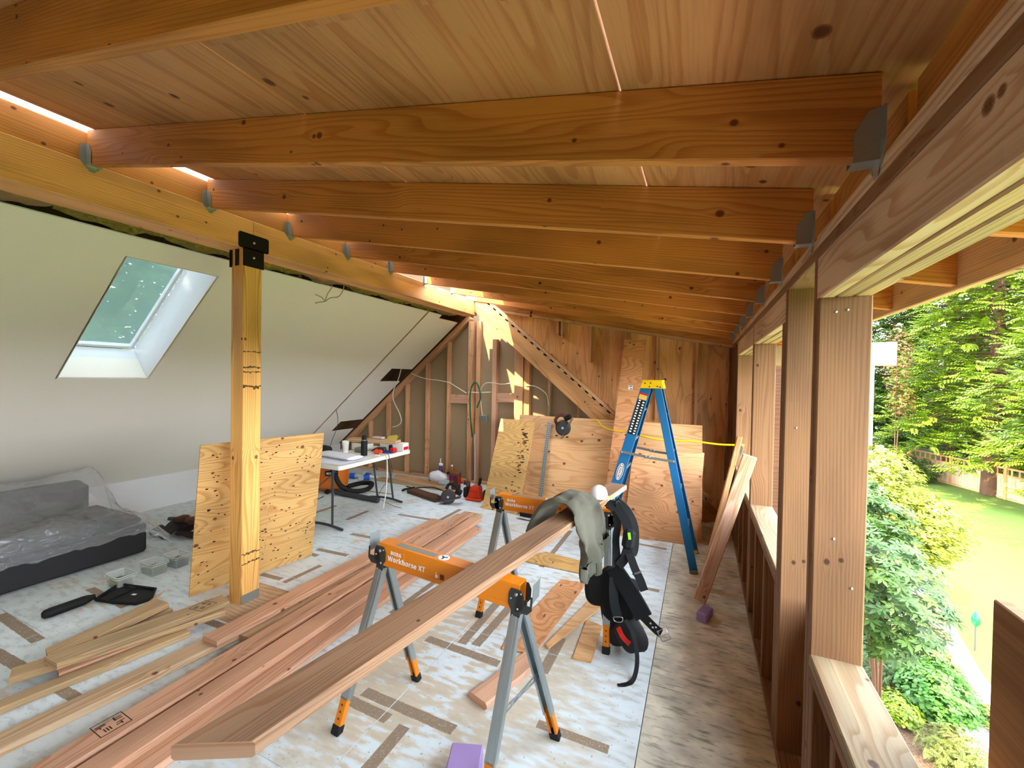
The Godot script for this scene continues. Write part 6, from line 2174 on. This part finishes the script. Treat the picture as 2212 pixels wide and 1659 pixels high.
	bush("lavender_shrub", V(2.62, G, 8.3), [[Vector3(0, 0.32, 0), Vector3(0.42, 0.34, 0.5)], [Vector3(0.2, 0.25, -0.6), Vector3(0.35, 0.3, 0.35)]], 1500, "frond", 0.12, leaf_mat(Color(0.32, 0.40, 0.22)), 116, "grey-green feathery plant in the bed below the rhododendron", "plant", gl)
	bush("leafy_perennial", V(3.05, G, 7.65), [[Vector3(0, 0.28, 0), Vector3(0.42, 0.3, 0.5)], [Vector3(0.2, 0.22, -0.5), Vector3(0.32, 0.25, 0.35)]], 1200, "twig", 0.10, leaf_mat(Color(0.26, 0.44, 0.13)), 117, "broad-leaved bright green plant in the middle of the bed", "plant", gl)
	bush("lime_plant", V(2.55, G, 7.35), [[Vector3(0, 0.12, 0), Vector3(0.22, 0.14, 0.32)]], 420, "twig", 0.08, leaf_mat(Color(0.46, 0.54, 0.10)), 118, "small lime green plant at the soil edge of the bed", "plant", gl)
	bush("yellow_grass_plant", V(2.85, G, 6.65), [[Vector3(0, 0.2, 0), Vector3(0.36, 0.22, 0.42)]], 900, "frond", 0.10, leaf_mat(Color(0.42, 0.44, 0.16)), 119, "pale yellow-green feathery plant nearest in the bed", "plant", gl)
	bush("edge_plant", V(3.35, G, 8.7), [[Vector3(0, 0.2, 0), Vector3(0.34, 0.24, 0.5)], [Vector3(0.35, 0.12, 1.1), Vector3(0.25, 0.15, 0.4)]], 800, "twig", 0.08, leaf_mat(Color(0.42, 0.46, 0.14)), 120, "sunlit low plant along the path edge", "plant", gl)
	# green glass tulip on a stake, red paving stones
	var st := thing("garden_stake", V(4.36, G, 9.78), "green glass tulip ornament on a thin stake by the path", "garden ornament")
	tube("stake", [V(4.36, G - 0.05, 9.78), V(4.355, G + 0.42, 9.78)], 0.012, M.dark_grey, st, 6)
	g = Geo.new()
	g.lathe([Vector2(0.012, 0.40), Vector2(0.055, 0.46), Vector2(0.06, 0.52), Vector2(0.045, 0.60), Vector2(0.0001, 0.68)], 12, Transform3D(Basis.IDENTITY, V(4.355, G, 9.78)))
	shape("tulip_head", g, mat(Color(0.10, 0.62, 0.22), 0.25), st)
	for q in [[4.20, 10.75, "middle"], [3.95, 10.1, "nearest"], [4.40, 11.45, "farthest"]]:
		g = Geo.new()
		g.blob(V(q[0], G + 0.03, q[1]), Vector3(0.22, 0.05, 0.3), null, 0, 12, 6, Basis.IDENTITY, 0.7)
		tag(shape("paving_stone", g, mat(Color(0.66, 0.36, 0.24), 0.9)), "%s of the flat reddish stones at the edge of the path" % q[2], "stone", "reddish stones by the path")
	# unseen tree, placed to filter the sun over the roof and skylight
	bush("unseen_roof_tree", V(-8.5, G, -2.6), [[Vector3(2.6, 10.3, 0.2), Vector3(1.5, 1.1, 1.5)], [Vector3(2.0, 8.6, 1.0), Vector3(1.3, 1.2, 1.2)], [Vector3(-0.5, 8.6, -0.5), Vector3(2.0, 1.6, 2.0)]], 5200, "twig", 0.24, mid, 121, "leafy tree out of view beside the house, placed to shade the skylight", "tree")
	bush("slope_tree", V(-13.0, G, 5.4), [[Vector3(0, 5.6, 0), Vector3(2.6, 2.2, 2.6)], [Vector3(1.0, 8.0, 1.5), Vector3(2.2, 1.8, 2.2)], [Vector3(-0.5, 8.4, -1.6), Vector3(2.2, 1.8, 2.2)]], 6000, "twig", 0.30, deep, 122, "leafy tree seen blurred through the skylight pane", "tree")
